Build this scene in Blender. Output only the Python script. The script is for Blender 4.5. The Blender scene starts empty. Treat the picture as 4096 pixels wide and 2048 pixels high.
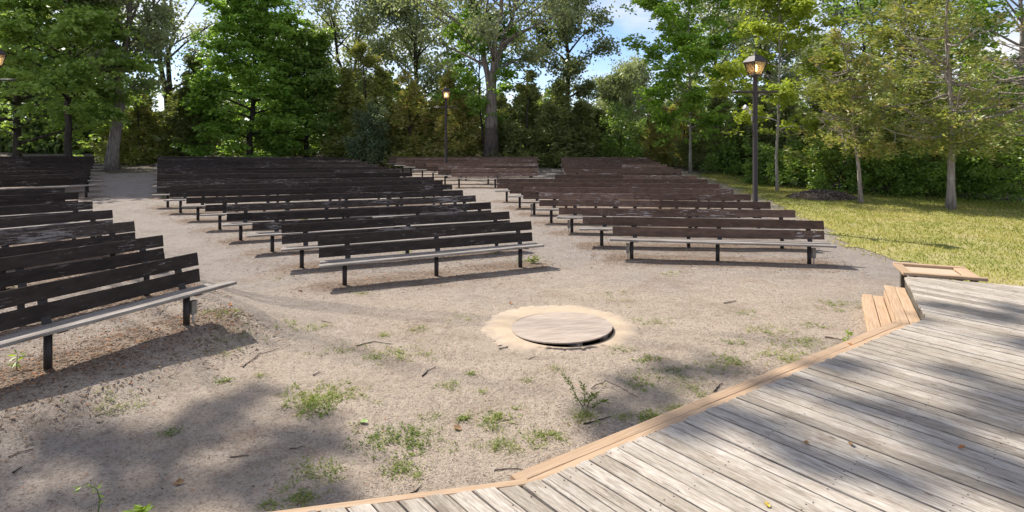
import bpy, math, random
import numpy as np
from mathutils import Vector, Matrix, Quaternion, noise as mnoise

SC = bpy.context.scene
COL = SC.collection
R = math.radians
rng = np.random.default_rng(7)
random.seed(7)

# ------------------------------------------------------------------ camera
FPX, HORIZON, CAM_H = 2400.0, 500.0, 3.0          # measured on the 4096 x 2048 photograph
cam_d = bpy.data.cameras.new('camera')
cam = bpy.data.objects.new('camera', cam_d); COL.objects.link(cam)
cam.location = (0, 0, CAM_H); cam.rotation_euler = (R(90), 0, 0)
cam_d.sensor_width = 36.0; cam_d.lens = 36.0*FPX/4096.0
cam_d.shift_y = -(1024.0-HORIZON)/4096.0
cam_d.clip_start = 0.05; cam_d.clip_end = 3000
SC.camera = cam

# ------------------------------------------------------------------ sky and sun
SUN_AZ, SUN_EL = R(-48), R(46.5)                     # azimuth from the view direction (+Y), to the left
world = bpy.data.worlds.new('World'); SC.world = world; world.use_nodes = True
wn = world.node_tree
for n in list(wn.nodes): wn.nodes.remove(n)
sky = wn.nodes.new('ShaderNodeTexSky'); sky.sky_type = 'NISHITA'; sky.sun_disc = False
sky.sun_elevation = SUN_EL; sky.sun_rotation = SUN_AZ
sky.altitude = 1200; sky.air_density = 1.0; sky.dust_density = 0.1; sky.ozone_density = 3.0
bg = wn.nodes.new('ShaderNodeBackground'); bg.inputs['Strength'].default_value = 0.105
wo = wn.nodes.new('ShaderNodeOutputWorld')
# thin high cloud veil over the blue
wtc = wn.nodes.new('ShaderNodeTexCoord')
wmap = wn.nodes.new('ShaderNodeMapping'); wmap.inputs['Scale'].default_value = (1.0, 1.0, 3.2); wmap.inputs['Location'].default_value = (33.3, 17.1, 20.7)
wnz = wn.nodes.new('ShaderNodeTexNoise'); wnz.inputs['Scale'].default_value = 2.2
wnz.inputs['Detail'].default_value = 7; wnz.inputs['Roughness'].default_value = 0.62
wrp = wn.nodes.new('ShaderNodeValToRGB')
wrp.color_ramp.elements[0].position = 0.40; wrp.color_ramp.elements[0].color = (0.03, 0.03, 0.03, 1)
wrp.color_ramp.elements[1].position = 0.66; wrp.color_ramp.elements[1].color = (0.92, 0.92, 0.92, 1)
wmx = wn.nodes.new('ShaderNodeMix'); wmx.data_type = 'RGBA'
wmx.inputs['B'].default_value = (6.6, 6.45, 6.3, 1)
wn.links.new(wtc.outputs['Generated'], wmap.inputs['Vector'])
wn.links.new(wmap.outputs[0], wnz.inputs['Vector'])
wn.links.new(wnz.outputs['Fac'], wrp.inputs['Fac'])
wn.links.new(wrp.outputs['Color'], wmx.inputs['Factor'])
wtn = wn.nodes.new('ShaderNodeMix'); wtn.data_type = 'RGBA'; wtn.blend_type = 'MULTIPLY'; wtn.inputs['Factor'].default_value = 1.0
wtn.inputs['B'].default_value = (0.84, 0.86, 1.0, 1)
wn.links.new(sky.outputs[0], wtn.inputs['A']); wn.links.new(wtn.outputs['Result'], wmx.inputs['A'])
wn.links.new(wmx.outputs['Result'], bg.inputs['Color'])
wn.links.new(bg.outputs[0], wo.inputs['Surface'])

sun_d = bpy.data.lights.new('sun', 'SUN'); sun_d.energy = 4.2; sun_d.angle = R(0.53); sun_d.color = (1.0, 0.94, 0.86)
sun = bpy.data.objects.new('sun', sun_d); COL.objects.link(sun)
SUNV = Vector((math.sin(SUN_AZ)*math.cos(SUN_EL), math.cos(SUN_AZ)*math.cos(SUN_EL), math.sin(SUN_EL)))
sun.rotation_euler = SUNV.to_track_quat('Z', 'Y').to_euler()
sun.location = SUNV*60

vs = SC.view_settings
vs.view_transform = 'Standard'; vs.look = 'None'; vs.gamma = 1.0; vs.exposure = 0.78
vs.use_curve_mapping = False
SC.cycles.max_bounces = 10; SC.cycles.transparent_max_bounces = 8
SC.cycles.diffuse_bounces = 8; SC.cycles.glossy_bounces = 3; SC.cycles.transmission_bounces = 8
SC.cycles.sample_clamp_indirect = 10

# ------------------------------------------------------------------ terrain maths
def smooth(a, b, t):
    q = np.clip((t-a)/(b-a), 0, 1); return q*q*(3-2*q)
def rise(x, y):
    """the left-hand bench block stands on a low mulched bank; the ground also climbs gently to the far left"""
    x = np.asarray(x, float); y = np.asarray(y, float)
    t = -x-9.0
    s = np.where(t > 8, t, np.log1p(np.exp(np.minimum(t, 8)*1.5))/1.5)
    far = 0.5*np.tanh(0.030*s/0.5)
    t1 = -0.938*(x+4.27)+0.347*(y-8.06)            # behind the front of the left block
    t2 = -0.72*(x+4.0)-0.70*(y-8.9)                # left of the aisle
    return far+0.27*smooth(-0.95, 0.05, t1)*smooth(-0.9, 0.15, t2)
def gz(x, y): return float(rise(x, y))
def place(px, py, h=0.0):
    """pixel of the photograph and a height above ground -> point on the ground"""
    d = 20.0
    for _ in range(60):
        x = (px-2048.0)/FPX*d
        d = 0.6*d+0.4*FPX*(CAM_H-gz(x, d)-h)/(py-HORIZON)
    x = (px-2048.0)/FPX*d
    return Vector((x, d, gz(x, d)))
def at(px, d):                                     # a pixel column and a distance
    x = (px-2048.0)/FPX*d
    return Vector((x, d, gz(x, d)))

# ------------------------------------------------------------------ helpers: objects
def tag(o, label=None, cat=None, group=None, kind=None):
    if label: o['label'] = label
    if cat: o['category'] = cat
    if group: o['group'] = group
    if kind: o['kind'] = kind
    return o
def link(o, parent=None):
    COL.objects.link(o)
    if parent is not None: o.parent = parent
    return o
def empty(name, loc):
    o = bpy.data.objects.new(name, None); o.empty_display_size = 0.2
    o.location = loc; COL.objects.link(o); return o
def pyobj(name, V, F, mat, parent=None, loc=(0, 0, 0), rot=None, smooth=False):
    me = bpy.data.meshes.new(name); me.from_pydata([tuple(v) for v in V], [], F); me.update()
    if mat: me.materials.append(mat)
    if smooth: me.polygons.foreach_set('use_smooth', [True]*len(me.polygons))
    o = bpy.data.objects.new(name, me); o.location = loc
    if rot is not None:
        o.rotation_mode = 'QUATERNION'; o.rotation_quaternion = rot
    return link(o, parent)
def npobj(name, V, F, mat, parent=None, loc=(0, 0, 0), attrs=None, smooth=False):
    """V (n,3), F (m,k) arrays, all faces with k corners"""
    V = np.asarray(V, np.float32); F = np.asarray(F, np.int32); m, k = F.shape
    me = bpy.data.meshes.new(name)
    me.vertices.add(len(V)); me.vertices.foreach_set('co', V.ravel())
    me.loops.add(m*k); me.loops.foreach_set('vertex_index', F.ravel())
    me.polygons.add(m)
    me.polygons.foreach_set('loop_start', np.arange(0, m*k, k, dtype=np.int32))
    me.polygons.foreach_set('loop_total', np.full(m, k, np.int32))
    if smooth: me.polygons.foreach_set('use_smooth', np.ones(m, bool))
    for an, av in (attrs or {}).items():
        a = me.attributes.new(an, 'FLOAT', 'POINT'); a.data.foreach_set('value', np.asarray(av, np.float32))
    me.update(calc_edges=True)
    if mat: me.materials.append(mat)
    o = bpy.data.objects.new(name, me); o.location = loc
    return link(o, parent)

class Tubes:
    """collects tapered tubes (quads) into one mesh"""
    def __init__(s, sides=6): s.V = []; s.F = []; s.n = 0; s.k = sides
    def add(s, P, rad, sides=None):
        k = sides or s.k
        P = np.asarray(P, float); n = len(P); rad = np.asarray(rad, float)
        T = np.gradient(P, axis=0); T /= np.linalg.norm(T, axis=1)[:, None]+1e-9
        ref = np.where(np.abs(T[:, 2:3]) > 0.9, np.array([[1., 0, 0]]), np.array([[0, 0, 1.]]))
        A = np.cross(T, ref); A /= np.linalg.norm(A, axis=1)[:, None]+1e-9
        B = np.cross(T, A)
        th = np.arange(k)*2*np.pi/k
        ring = P[:, None, :]+rad[:, None, None]*(np.cos(th)[None, :, None]*A[:, None, :]+np.sin(th)[None, :, None]*B[:, None, :])
        s.V.append(ring.reshape(-1, 3))
        i = np.arange(n-1)[:, None]*k; j = np.arange(k)[None, :]; j2 = (j+1) % k
        s.F.append(np.stack([i+j, i+j2, i+k+j2, i+k+j], -1).reshape(-1, 4)+s.n)
        s.n += n*k
        c0, c1 = s.n, s.n+1
        s.V.append(P[[0, -1]]); s.n += 2               # end caps as degenerate-free fans of quads
        base = s.n-2-n*k
        cap = []
        for q in range(0, k-1, 2):
            cap.append([c1, base+(n-1)*k+q, base+(n-1)*k+(q+1) % k, base+(n-1)*k+(q+2) % k])
            cap.append([c0, base+(q+2) % k, base+(q+1) % k, base+q])
        s.F.append(np.array(cap, int))
    def build(s, name, mat, parent=None, loc=(0, 0, 0)):
        return npobj(name, np.concatenate(s.V), np.concatenate(s.F), mat, parent, loc, smooth=True)

def box_vf(sx, sy, sz, bev=0.0):
    x, y, z = sx/2, sy/2, sz/2
    V = [(-x,-y,-z),(x,-y,-z),(x,y,-z),(-x,y,-z),(-x,-y,z),(x,-y,z),(x,y,z),(-x,y,z)]
    F = [(0,3,2,1),(4,5,6,7),(0,1,5,4),(1,2,6,5),(2,3,7,6),(3,0,4,7)]
    return V, F
def lathe(prof, k=16):
    V = []; F = []
    for r, z in prof:
        for i in range(k):
            a = 2*math.pi*i/k; V.append((r*math.cos(a), r*math.sin(a), z))
    for j in range(len(prof)-1):
        for i in range(k):
            i2 = (i+1) % k; F.append((j*k+i, j*k+i2, (j+1)*k+i2, (j+1)*k+i))
    F.append(tuple(range(k))[::-1]); F.append(tuple((len(prof)-1)*k+i for i in range(k)))
    return V, F
def rotq(xaxis, zaxis):
    """orientation whose local x and z follow the two given directions"""
    x = Vector(xaxis).normalized(); z = Vector(zaxis); z = (z-x*z.dot(x)).normalized(); y = z.cross(x)
    return Matrix((x, y, z)).transposed().to_quaternion()

def plank_vf(L, W, T, seg=5, jit=0.003, chip=0.006, seed=0):
    """a board along x: octagonal section (worn arrises), slightly wavy, ragged ends"""
    r = random.Random(seed); c = min(0.006, T*0.2)
    sec = [(-W/2+c, -T/2), (W/2-c, -T/2), (W/2, -T/2+c), (W/2, T/2-c), (W/2-c, T/2), (-W/2+c, T/2), (-W/2, T/2-c), (-W/2, -T/2+c)]
    V = []; F = []
    for i in range(seg+1):
        x = -L/2+L*i/seg; dy = r.gauss(0, jit); dz = r.gauss(0, jit*0.6); w = 1+r.gauss(0, 0.012)
        for (y, z) in sec:
            xx = x+(r.uniform(-chip, chip) if i in (0, seg) else 0)
            V.append((xx, y*w+dy+r.gauss(0, jit*0.25), z+dz))
    for i in range(seg):
        for j in range(8):
            j2 = (j+1) % 8; F.append((i*8+j, i*8+j2, (i+1)*8+j2, (i+1)*8+j))
    F.append(tuple(range(8))[::-1]); F.append(tuple(seg*8+j for j in range(8)))
    return V, F

# ------------------------------------------------------------------ helpers: materials
class N:
    """small node-tree builder"""
    def __init__(s, name):
        s.m = bpy.data.materials.new(name); s.m.use_nodes = True; s.t = s.m.node_tree
        for n in list(s.t.nodes): s.t.nodes.remove(n)
        s.out = s.t.nodes.new('ShaderNodeOutputMaterial')
    def node(s, typ, **kw):
        n = s.t.nodes.new(typ)
        for k, v in kw.items(): setattr(n, k, v)
        return n
    def ln(s, a, b): s.t.links.new(a, b)
    def setin(s, n, key, v):
        if hasattr(v, 'is_linked') or isinstance(v, bpy.types.NodeSocket): s.ln(v, n.inputs[key])
        else: n.inputs[key].default_value = v
    def coord(s, which='Object'): return s.node('ShaderNodeTexCoord').outputs[which]
    def mapping(s, vec, scale=(1, 1, 1), loc=None):
        n = s.node('ShaderNodeMapping'); s.ln(vec, n.inputs['Vector']); n.inputs['Scale'].default_value = scale
        if loc is not None: s.setin(n, 'Location', loc)
        return n.outputs[0]
    def noise(s, vec, scale, detail=4, rough=0.55, dist=0.0):
        n = s.node('ShaderNodeTexNoise'); s.ln(vec, n.inputs['Vector'])
        n.inputs['Scale'].default_value = scale; n.inputs['Detail'].default_value = detail
        n.inputs['Roughness'].default_value = rough; n.inputs['Distortion'].default_value = dist
        return n.outputs['Fac']
    def vor(s, vec, scale, feature='F1', out='Distance'):
        n = s.node('ShaderNodeTexVoronoi', feature=feature); s.ln(vec, n.inputs['Vector'])
        n.inputs['Scale'].default_value = scale; return n.outputs[out]
    def ramp(s, fac, stops):
        n = s.node('ShaderNodeValToRGB'); s.ln(fac, n.inputs['Fac']); e = n.color_ramp.elements
        while len(e) < len(stops): e.new(0.5)
        for i, (p, c) in enumerate(stops):
            e[i].position = p; e[i].color = (c, c, c, 1) if isinstance(c, (int, float)) else (*c, 1)
        return n.outputs['Color']
    def mix(s, fac, a, b, blend='MIX'):
        n = s.node('ShaderNodeMix', data_type='RGBA', blend_type=blend)
        s.setin(n, 'Factor', fac)
        for k, v in (('A', a), ('B', b)):
            s.setin(n, k, (*v, 1) if isinstance(v, tuple) and len(v) == 3 else v)
        return n.outputs['Result']
    def math(s, op, a, b=0.0):
        n = s.node('ShaderNodeMath', operation=op); s.setin(n, 0, a); s.setin(n, 1, b); return n.outputs[0]
    def attr(s, name): return s.node('ShaderNodeAttribute', attribute_name=name).outputs['Fac']
    def bump(s, h, strength=0.3, dist=0.01):
        n = s.node('ShaderNodeBump'); n.inputs['Strength'].default_value = strength; n.inputs['Distance'].default_value = dist
        s.ln(h, n.inputs['Height']); return n.outputs['Normal']
    def bsdf(s, color, rough=0.8, spec=0.3, metal=0.0, normal=None):
        b = s.node('ShaderNodeBsdfPrincipled')
        s.setin(b, 'Base Color', (*color, 1) if isinstance(color, tuple) and len(color) == 3 else color)
        s.setin(b, 'Roughness', rough); b.inputs['Specular IOR Level'].default_value = spec; b.inputs['Metallic'].default_value = metal
        if normal is not None: s.ln(normal, b.inputs['Normal'])
        return b
    def done(s, shader_out):
        s.ln(shader_out, s.out.inputs['Surface']); return s.m
def simple(name, color, rough=0.7, spec=0.3, metal=0.0, var=0.15, scale=12):
    q = N(name); f = q.noise(q.coord(), scale, 5, 0.6)
    c = q.mix(q.ramp(f, [(0.3, 0.0), (0.7, 1.0)]), tuple(v*(1-var) for v in color), tuple(v*(1+var) for v in color))
    return q.done(q.bsdf(c, rough, spec, metal).outputs[0])

M = {}
def wood_grain(q, scale_x=2.0, rnd=True):
    """object coordinates shifted per board, stretched along the board"""
    oi = q.node('ShaderNodeObjectInfo')
    off = q.node('ShaderNodeCombineXYZ')
    r50 = q.math('MULTIPLY', oi.outputs['Random'], 57.3); r31 = q.math('MULTIPLY', oi.outputs['Random'], 131.7)
    q.ln(r50, off.inputs[0]); q.ln(r31, off.inputs[1]); q.ln(r50, off.inputs[2])
    add = q.node('ShaderNodeVectorMath', operation='ADD'); q.ln(q.coord(), add.inputs[0]); q.ln(off.outputs[0], add.inputs[1])
    return add.outputs[0], oi.outputs['Random']

def mat_deck():
    q = N('weathered_deck_wood'); v, rnd = wood_grain(q)
    g1 = q.noise(q.mapping(v, (2.2, 34, 34)), 3.0, 5, 0.7, 0.5)       # fine grain
    g2 = q.noise(q.mapping(v, (3.0, 9, 9)), 2.0, 5, 0.65, 0.6)        # bleached and worn patches
    g3 = q.noise(q.mapping(v, (1.3, 2.6, 2.6)), 2.6, 5, 0.65)         # stains
    crack = q.noise(q.mapping(v, (1.3, 48, 48)), 2.2, 3, 0.5, 0.25)
    knot = q.vor(q.mapping(v, (1.0, 3.2, 3.2)), 2.3)
    c = q.ramp(g2, [(0.30, (0.42, 0.36, 0.295)), (0.5, (0.51, 0.46, 0.395)), (0.70, (0.60, 0.565, 0.505))])
    c = q.mix(q.ramp(g1, [(0.36, 0.72), (0.56, 0.0)]), c, (0.235, 0.20, 0.165))
    c = q.mix(q.ramp(g3, [(0.55, 0.0), (0.70, 0.55)]), c, (0.20, 0.165, 0.135))
    c = q.mix(q.ramp(knot, [(0.04, 0.75), (0.10, 0.0)]), c, (0.12, 0.085, 0.055))
    c = q.mix(q.ramp(crack, [(0.31, 0.9), (0.38, 0.0)]), c, (0.06, 0.045, 0.034))
    tone = q.ramp(rnd, [(0.0, (0.62, 0.595, 0.56)), (0.3, (0.80, 0.77, 0.72)), (0.6, (0.90, 0.885, 0.86)), (1.0, (1.03, 1.01, 0.98))])
    c = q.mix(1.0, c, tone, 'MULTIPLY')
    h = q.math('ADD', q.math('MULTIPLY', g1, 0.6), q.math('MULTIPLY', crack, 0.9))
    return q.done(q.bsdf(c, 0.9, 0.12, normal=q.bump(h, 0.8, 0.006)).outputs[0])
def mat_newwood():
    q = N('fresh_tan_lumber'); v, rnd = wood_grain(q)
    g1 = q.noise(q.mapping(v, (0.8, 16, 16)), 2.5, 5, 0.65, 1.2)
    g3 = q.noise(q.mapping(v, (1, 2, 2)), 3.0, 4, 0.6)
    c = q.ramp(g1, [(0.32, (0.36, 0.235, 0.137)), (0.52, (0.47, 0.325, 0.205)), (0.7, (0.54, 0.395, 0.265))])
    c = q.mix(q.ramp(g3, [(0.55, 0.0), (0.75, 0.45)]), c, (0.33, 0.245, 0.175))
    tone = q.ramp(rnd, [(0.0, 0.86), (1.0, 1.06)])
    c = q.mix(1.0, c, tone, 'MULTIPLY')
    return q.done(q.bsdf(c, 0.75, 0.25, normal=q.bump(g1, 0.25, 0.003)).outputs[0])
def mat_seat():
    q = N('bare_grey_seat_wood'); v, rnd = wood_grain(q)
    g1 = q.noise(q.mapping(v, (1.0, 24, 24)), 3.0, 6, 0.7, 0.5)
    g2 = q.noise(q.mapping(v, (0.6, 4, 4)), 2.5, 4, 0.6)
    c = q.ramp(g2, [(0.3, (0.205, 0.178, 0.155)), (0.5, (0.305, 0.272, 0.238)), (0.7, (0.41, 0.375, 0.34))])
    c = q.mix(q.ramp(g1, [(0.34, 0.9), (0.55, 0.0)]), c, (0.10, 0.085, 0.075))
    return q.done(q.bsdf(c, 0.85, 0.2, normal=q.bump(g1, 0.5, 0.005)).outputs[0])
def mat_paint(name, col, peel_lo, peel_hi, bare):
    q = N(name); v, rnd = wood_grain(q)
    g1 = q.noise(q.mapping(v, (1.6, 14, 14)), 3.2, 7, 0.72, 0.3)
    g2 = q.noise(q.mapping(v, (0.5, 1.6, 1.6)), 1.8, 3, 0.6)
    g3 = q.noise(q.mapping(v, (1.0, 3, 3)), 4, 4, 0.6)
    peel = q.math('ADD', g1, q.math('MULTIPLY', q.math('SUBTRACT', g2, 0.5), 0.55))
    peel = q.math('ADD', peel, q.math('MULTIPLY', q.math('SUBTRACT', rnd, 0.55), 0.10))
    mask = q.ramp(peel, [(peel_lo, 0.0), (peel_hi, 1.0)])
    base = q.mix(q.ramp(g3, [(0.35, 0.0), (0.65, 1.0)]), tuple(x*0.72 for x in col), tuple(x*1.2 for x in col))
    base = q.mix(1.0, base, q.ramp(rnd, [(0.0, 0.68), (0.8, 1.15), (1.0, 1.6)]), 'MULTIPLY')
    c = q.mix(mask, base, bare)
    h = q.math('SUBTRACT', g1, q.math('MULTIPLY', mask, 0.5))
    return q.done(q.bsdf(c, 0.8, 0.15, normal=q.bump(h, 0.3, 0.004)).outputs[0])
M['deck'] = mat_deck(); M['tan'] = mat_newwood(); M['seat'] = mat_seat()
M['paint_dark_backlit'] = mat_paint('peeling_brown_paint_backlit', (0.042, 0.032, 0.027), 0.615, 0.675, (0.24, 0.22, 0.205))  # left and centre: dark paint, with the backlit faces' shade mixed into its colour
M['paint_brown_lit'] = mat_paint('peeling_brown_paint_lit', (0.135, 0.086, 0.062), 0.620, 0.680, (0.50, 0.46, 0.43))  # right and middle: browner paint, brightened in colour as its faces catch more light
M['steel'] = simple('dark_brown_painted_steel', (0.028, 0.021, 0.018), 0.55, 0.4)
M['lamp'] = simple('brown_lamp_metal', (0.042, 0.033, 0.030), 0.5, 0.35, 0.0, 0.2, 30)
M['grey_pvc'] = simple('grey_utility_plastic', (0.24, 0.22, 0.185), 0.6)
M['conduit'] = simple('galvanised_conduit', (0.40, 0.39, 0.37), 0.5, 0.4, 0.3)
M['fascia'] = simple('old_dark_fascia_wood', (0.12, 0.105, 0.08), 0.9, 0.15, 0, 0.35, 14)
M['pit'] = simple('sooty_pit_wall', (0.03, 0.026, 0.022), 0.9)
M['stick'] = simple('dead_twig_bark', (0.13, 0.10, 0.08), 0.9, 0.2, 0, 0.4, 25)
M['stick_pale'] = simple('bleached_stick_wood', (0.42, 0.35, 0.27), 0.9, 0.2, 0, 0.25, 20)
M['stick_dark'] = simple('charred_stick', (0.045, 0.038, 0.034), 0.9, 0.2, 0, 0.3, 25)

def mat_ply():
    q = N('weathered_plywood'); v = q.coord()
    g1 = q.noise(q.mapping(v, (1.0, 30, 8)), 2.2, 6, 0.7, 0.5)
    g2 = q.noise(q.mapping(v, (0.8, 3, 3)), 2.5, 4, 0.6)
    c = q.ramp(g2, [(0.3, (0.38, 0.30, 0.235)), (0.7, (0.50, 0.42, 0.345))])
    c = q.mix(q.ramp(g1, [(0.36, 0.8), (0.55, 0.0)]), c, (0.20, 0.165, 0.14))
    return q.done(q.bsdf(c, 0.85, 0.2, normal=q.bump(g1, 0.5, 0.004)).outputs[0])
M['ply'] = mat_ply()

def mat_ground():
    q = N('sandy_gravel_ground'); v = q.coord()
    big = q.noise(v, 0.55, 5, 0.6); mid = q.noise(v, 3.0, 5, 0.65); fine = q.noise(v, 38, 4, 0.7); grit = q.noise(v, 130, 2, 0.6)
    sand = q.ramp(mid, [(0.3, (0.435, 0.35, 0.262)), (0.7, (0.56, 0.46, 0.355))])
    grey = q.ramp(mid, [(0.3, (0.30, 0.258, 0.22)), (0.7, (0.415, 0.365, 0.315))])
    sandy = q.attr('sandy')
    wob = q.math('ADD', sandy, q.math('MULTIPLY', q.math('SUBTRACT', big, 0.5), 1.1))
    c = q.mix(q.ramp(wob, [(0.3, 0.0), (0.75, 1.0)]), grey, sand)
    # brown mulch under and between the bench rows
    mul = q.math('ADD', q.attr('mulch'), q.math('MULTIPLY', q.math('SUBTRACT', q.noise(v, 1.6, 5, 0.65), 0.5), 0.9))
    chips = q.ramp(q.noise(v, 24, 4, 0.75), [(0.35, (0.13, 0.085, 0.058)), (0.5, (0.235, 0.165, 0.115)), (0.66, (0.41, 0.335, 0.26))])
    c = q.mix(q.ramp(mul, [(0.35, 0.0), (0.7, 0.95)]), c, chips)
    # dark forest soil under the trees
    wood = q.ramp(q.math('ADD', q.attr('wood'), q.math('MULTIPLY', q.math('SUBTRACT', big, 0.5), 0.5)), [(0.35, 0.0), (0.65, 1.0)])
    soil = q.ramp(q.noise(v, 9, 5, 0.7), [(0.35, (0.035, 0.032, 0.018)), (0.7, (0.085, 0.075, 0.04))])
    c = q.mix(wood, c, soil)
    needles = q.math('MULTIPLY', q.ramp(q.noise(v, 1.1, 6, 0.7, 0.4), [(0.52, 0.0), (0.66, 1.0)]), q.ramp(q.noise(v, 30, 4, 0.75), [(0.42, 1.0), (0.58, 0.0)]))
    c = q.mix(q.math('MULTIPLY', needles, 0.75), c, (0.205, 0.125, 0.08))
    path = q.ramp(q.noise(q.mapping(v, (0.5, 1.6, 1.0)), 0.8, 4, 0.6, 0.6), [(0.45, 0.0), (0.62, 0.55)])
    c = q.mix(path, c, q.mix(sandy, (0.40, 0.345, 0.30), (0.60, 0.485, 0.365)))
    med = q.noise(v, 11, 5, 0.7)
    c = q.mix(q.ramp(med, [(0.36, 0.45), (0.5, 0.0)]), c, (0.19, 0.15, 0.12))
    c = q.mix(q.ramp(fine, [(0.34, 0.75), (0.49, 0.0)]), c, (0.15, 0.115, 0.09))
    c = q.mix(q.ramp(grit, [(0.30, 0.6), (0.42, 0.0)]), c, (0.10, 0.08, 0.065))
    c = q.mix(q.ramp(grit, [(0.57, 0.0), (0.68, 0.7)]), c, (0.58, 0.52, 0.45))
    h = q.math('ADD', q.math('MULTIPLY', fine, 1.0), q.math('MULTIPLY', grit, 0.5))
    h = q.math('ADD', h, q.math('MULTIPLY', med, 1.6))
    return q.done(q.bsdf(c, 0.95, 0.1, normal=q.bump(h, 1.0, 0.03)).outputs[0])
M['ground'] = mat_ground()
def mat_sandpatch():
    q = N('raked_yellow_sand'); v = q.coord()
    a = q.noise(v, 4, 5, 0.6); g = q.noise(v, 60, 3, 0.7)
    c = q.ramp(a, [(0.3, (0.46, 0.36, 0.25)), (0.7, (0.53, 0.42, 0.30))])
    c = q.mix(q.ramp(g, [(0.30, 0.8), (0.42, 0.0)]), c, (0.22, 0.17, 0.13))
    c = q.mix(q.ramp(q.noise(v, 2.2, 5, 0.7), [(0.5, 0.0), (0.65, 0.6)]), c, (0.40, 0.325, 0.25))
    edge = q.math('ADD', q.attr('edge'), q.math('MULTIPLY', q.math('SUBTRACT', q.noise(v, 9, 6, 0.75), 0.5), 1.5))
    c = q.mix(q.ramp(edge, [(0.5, 0.0), (0.85, 1.0)]), c, q.ramp(a, [(0.3, (0.37, 0.295, 0.22)), (0.7, (0.46, 0.375, 0.29))]))
    return q.done(q.bsdf(c, 0.95, 0.1, normal=q.bump(g, 0.5, 0.01)).outputs[0])
M['sand'] = mat_sandpatch()
def mat_lawn():
    q = N('dry_lawn_soil'); v = q.coord()
    a = q.noise(v, 1.2, 5, 0.6); g = q.noise(v, 30, 4, 0.7)
    c = q.ramp(a, [(0.28, (0.24, 0.25, 0.07)), (0.5, (0.38, 0.345, 0.125)), (0.62, (0.46, 0.39, 0.19)), (0.74, (0.40, 0.31, 0.19))])
    c = q.mix(q.ramp(g, [(0.35, 0.6), (0.6, 0.0)]), c, (0.085, 0.10, 0.025))
    return q.done(q.bsdf(c, 0.95, 0.1, normal=q.bump(g, 0.6, 0.02)).outputs[0])
M['lawn'] = mat_lawn()

def mat_leaf(name, dark, light, trans=0.45, tip=None, rough=0.42, spec=0.5):
    """leaf colour by a per-leaf attribute, part of the light goes through the leaf"""
    q = N(name); t = q.attr('tint')
    stops = [(0.0, dark), (0.75, light)] + ([(1.0, tip)] if tip else [(1.0, light)])
    c = q.ramp(t, stops)
    b = q.bsdf(c, rough, spec)
    tr = q.node('ShaderNodeBsdfTranslucent')
    tc = q.mix(1.0, c, (1.2, 1.15, 0.6), 'MULTIPLY'); q.ln(tc, tr.inputs['Color'])
    mx = q.node('ShaderNodeMixShader'); mx.inputs[0].default_value = trans
    q.ln(b.outputs[0], mx.inputs[1]); q.ln(tr.outputs[0], mx.inputs[2])
    return q.done(mx.outputs[0])
M['lf_maple'] = mat_leaf('maple_leaf', (0.15, 0.25, 0.06), (0.32, 0.46, 0.12), 0.52)
M['lf_bright'] = mat_leaf('sunlit_maple_leaf', (0.16, 0.30, 0.05), (0.32, 0.50, 0.10), 0.52)
M['lf_lime'] = mat_leaf('lime_maple_leaf', (0.17, 0.31, 0.045), (0.31, 0.48, 0.085), 0.52)
M['lf_yellow'] = mat_leaf('yellow_green_maple_leaf', (0.22, 0.33, 0.045), (0.40, 0.48, 0.075), 0.5)
M['lf_poplar'] = mat_leaf('cottonwood_leaf', (0.15, 0.20, 0.10), (0.33, 0.385, 0.215), 0.42)
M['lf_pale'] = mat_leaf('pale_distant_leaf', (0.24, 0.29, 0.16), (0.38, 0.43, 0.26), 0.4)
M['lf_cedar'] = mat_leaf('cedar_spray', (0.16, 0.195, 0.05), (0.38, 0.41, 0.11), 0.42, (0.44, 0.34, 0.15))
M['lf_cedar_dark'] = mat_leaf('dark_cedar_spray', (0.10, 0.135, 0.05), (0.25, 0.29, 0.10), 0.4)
M['lf_olive'] = mat_leaf('thin_olive_cedar_spray', (0.17, 0.215, 0.055), (0.36, 0.40, 0.115), 0.42, (0.42, 0.31, 0.14))
M['lf_shrub'] = mat_leaf('undergrowth_leaf', (0.11, 0.19, 0.04), (0.25, 0.38, 0.08), 0.48)
M['lf_blue'] = mat_leaf('blue_green_shrub_leaf', (0.09, 0.135, 0.075), (0.17, 0.23, 0.13), 0.4)
M['lf_weed'] = mat_leaf('weed_leaf', (0.12, 0.18, 0.04), (0.27, 0.34, 0.10), 0.35, (0.42, 0.40, 0.14), rough=0.85, spec=0.08)
M['lf_young'] = mat_leaf('young_weed_leaf', (0.18, 0.30, 0.03), (0.32, 0.45, 0.06), 0.45)
M['lf_grass'] = mat_leaf('dry_grass_blade', (0.20, 0.25, 0.055), (0.44, 0.41, 0.13), 0.4, (0.62, 0.53, 0.29), rough=0.85, spec=0.08)
M['lf_wood'] = mat_leaf('far_wood_leaf', (0.09, 0.14, 0.042), (0.23, 0.31, 0.10), 0.48)
M['litter'] = mat_leaf('dry_litter', (0.10, 0.062, 0.038), (0.33, 0.245, 0.17), 0.1, (0.42, 0.16, 0.05), rough=0.85, spec=0.08)
def mat_bark(name, a, b):
    q = N(name); v = q.coord()
    g = q.noise(q.mapping(v, (1, 1, 0.16)), 11, 6, 0.7, 0.4)
    l = q.noise(v, 2.3, 4, 0.6)
    c = q.mix(q.ramp(g, [(0.35, 0.0), (0.62, 1.0)]), a, b)
    c = q.mix(q.ramp(l, [(0.55, 0.0), (0.75, 0.5)]), c, tuple(x*0.6 for x in a))
    return q.done(q.bsdf(c, 0.9, 0.15, normal=q.bump(g, 0.9, 0.03)).outputs[0])
M['bark'] = mat_bark('furrowed_grey_bark', (0.11, 0.09, 0.075), (0.30, 0.26, 0.22))
M['bark_dark'] = mat_bark('dark_bark', (0.035, 0.029, 0.024), (0.09, 0.076, 0.064))
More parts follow.
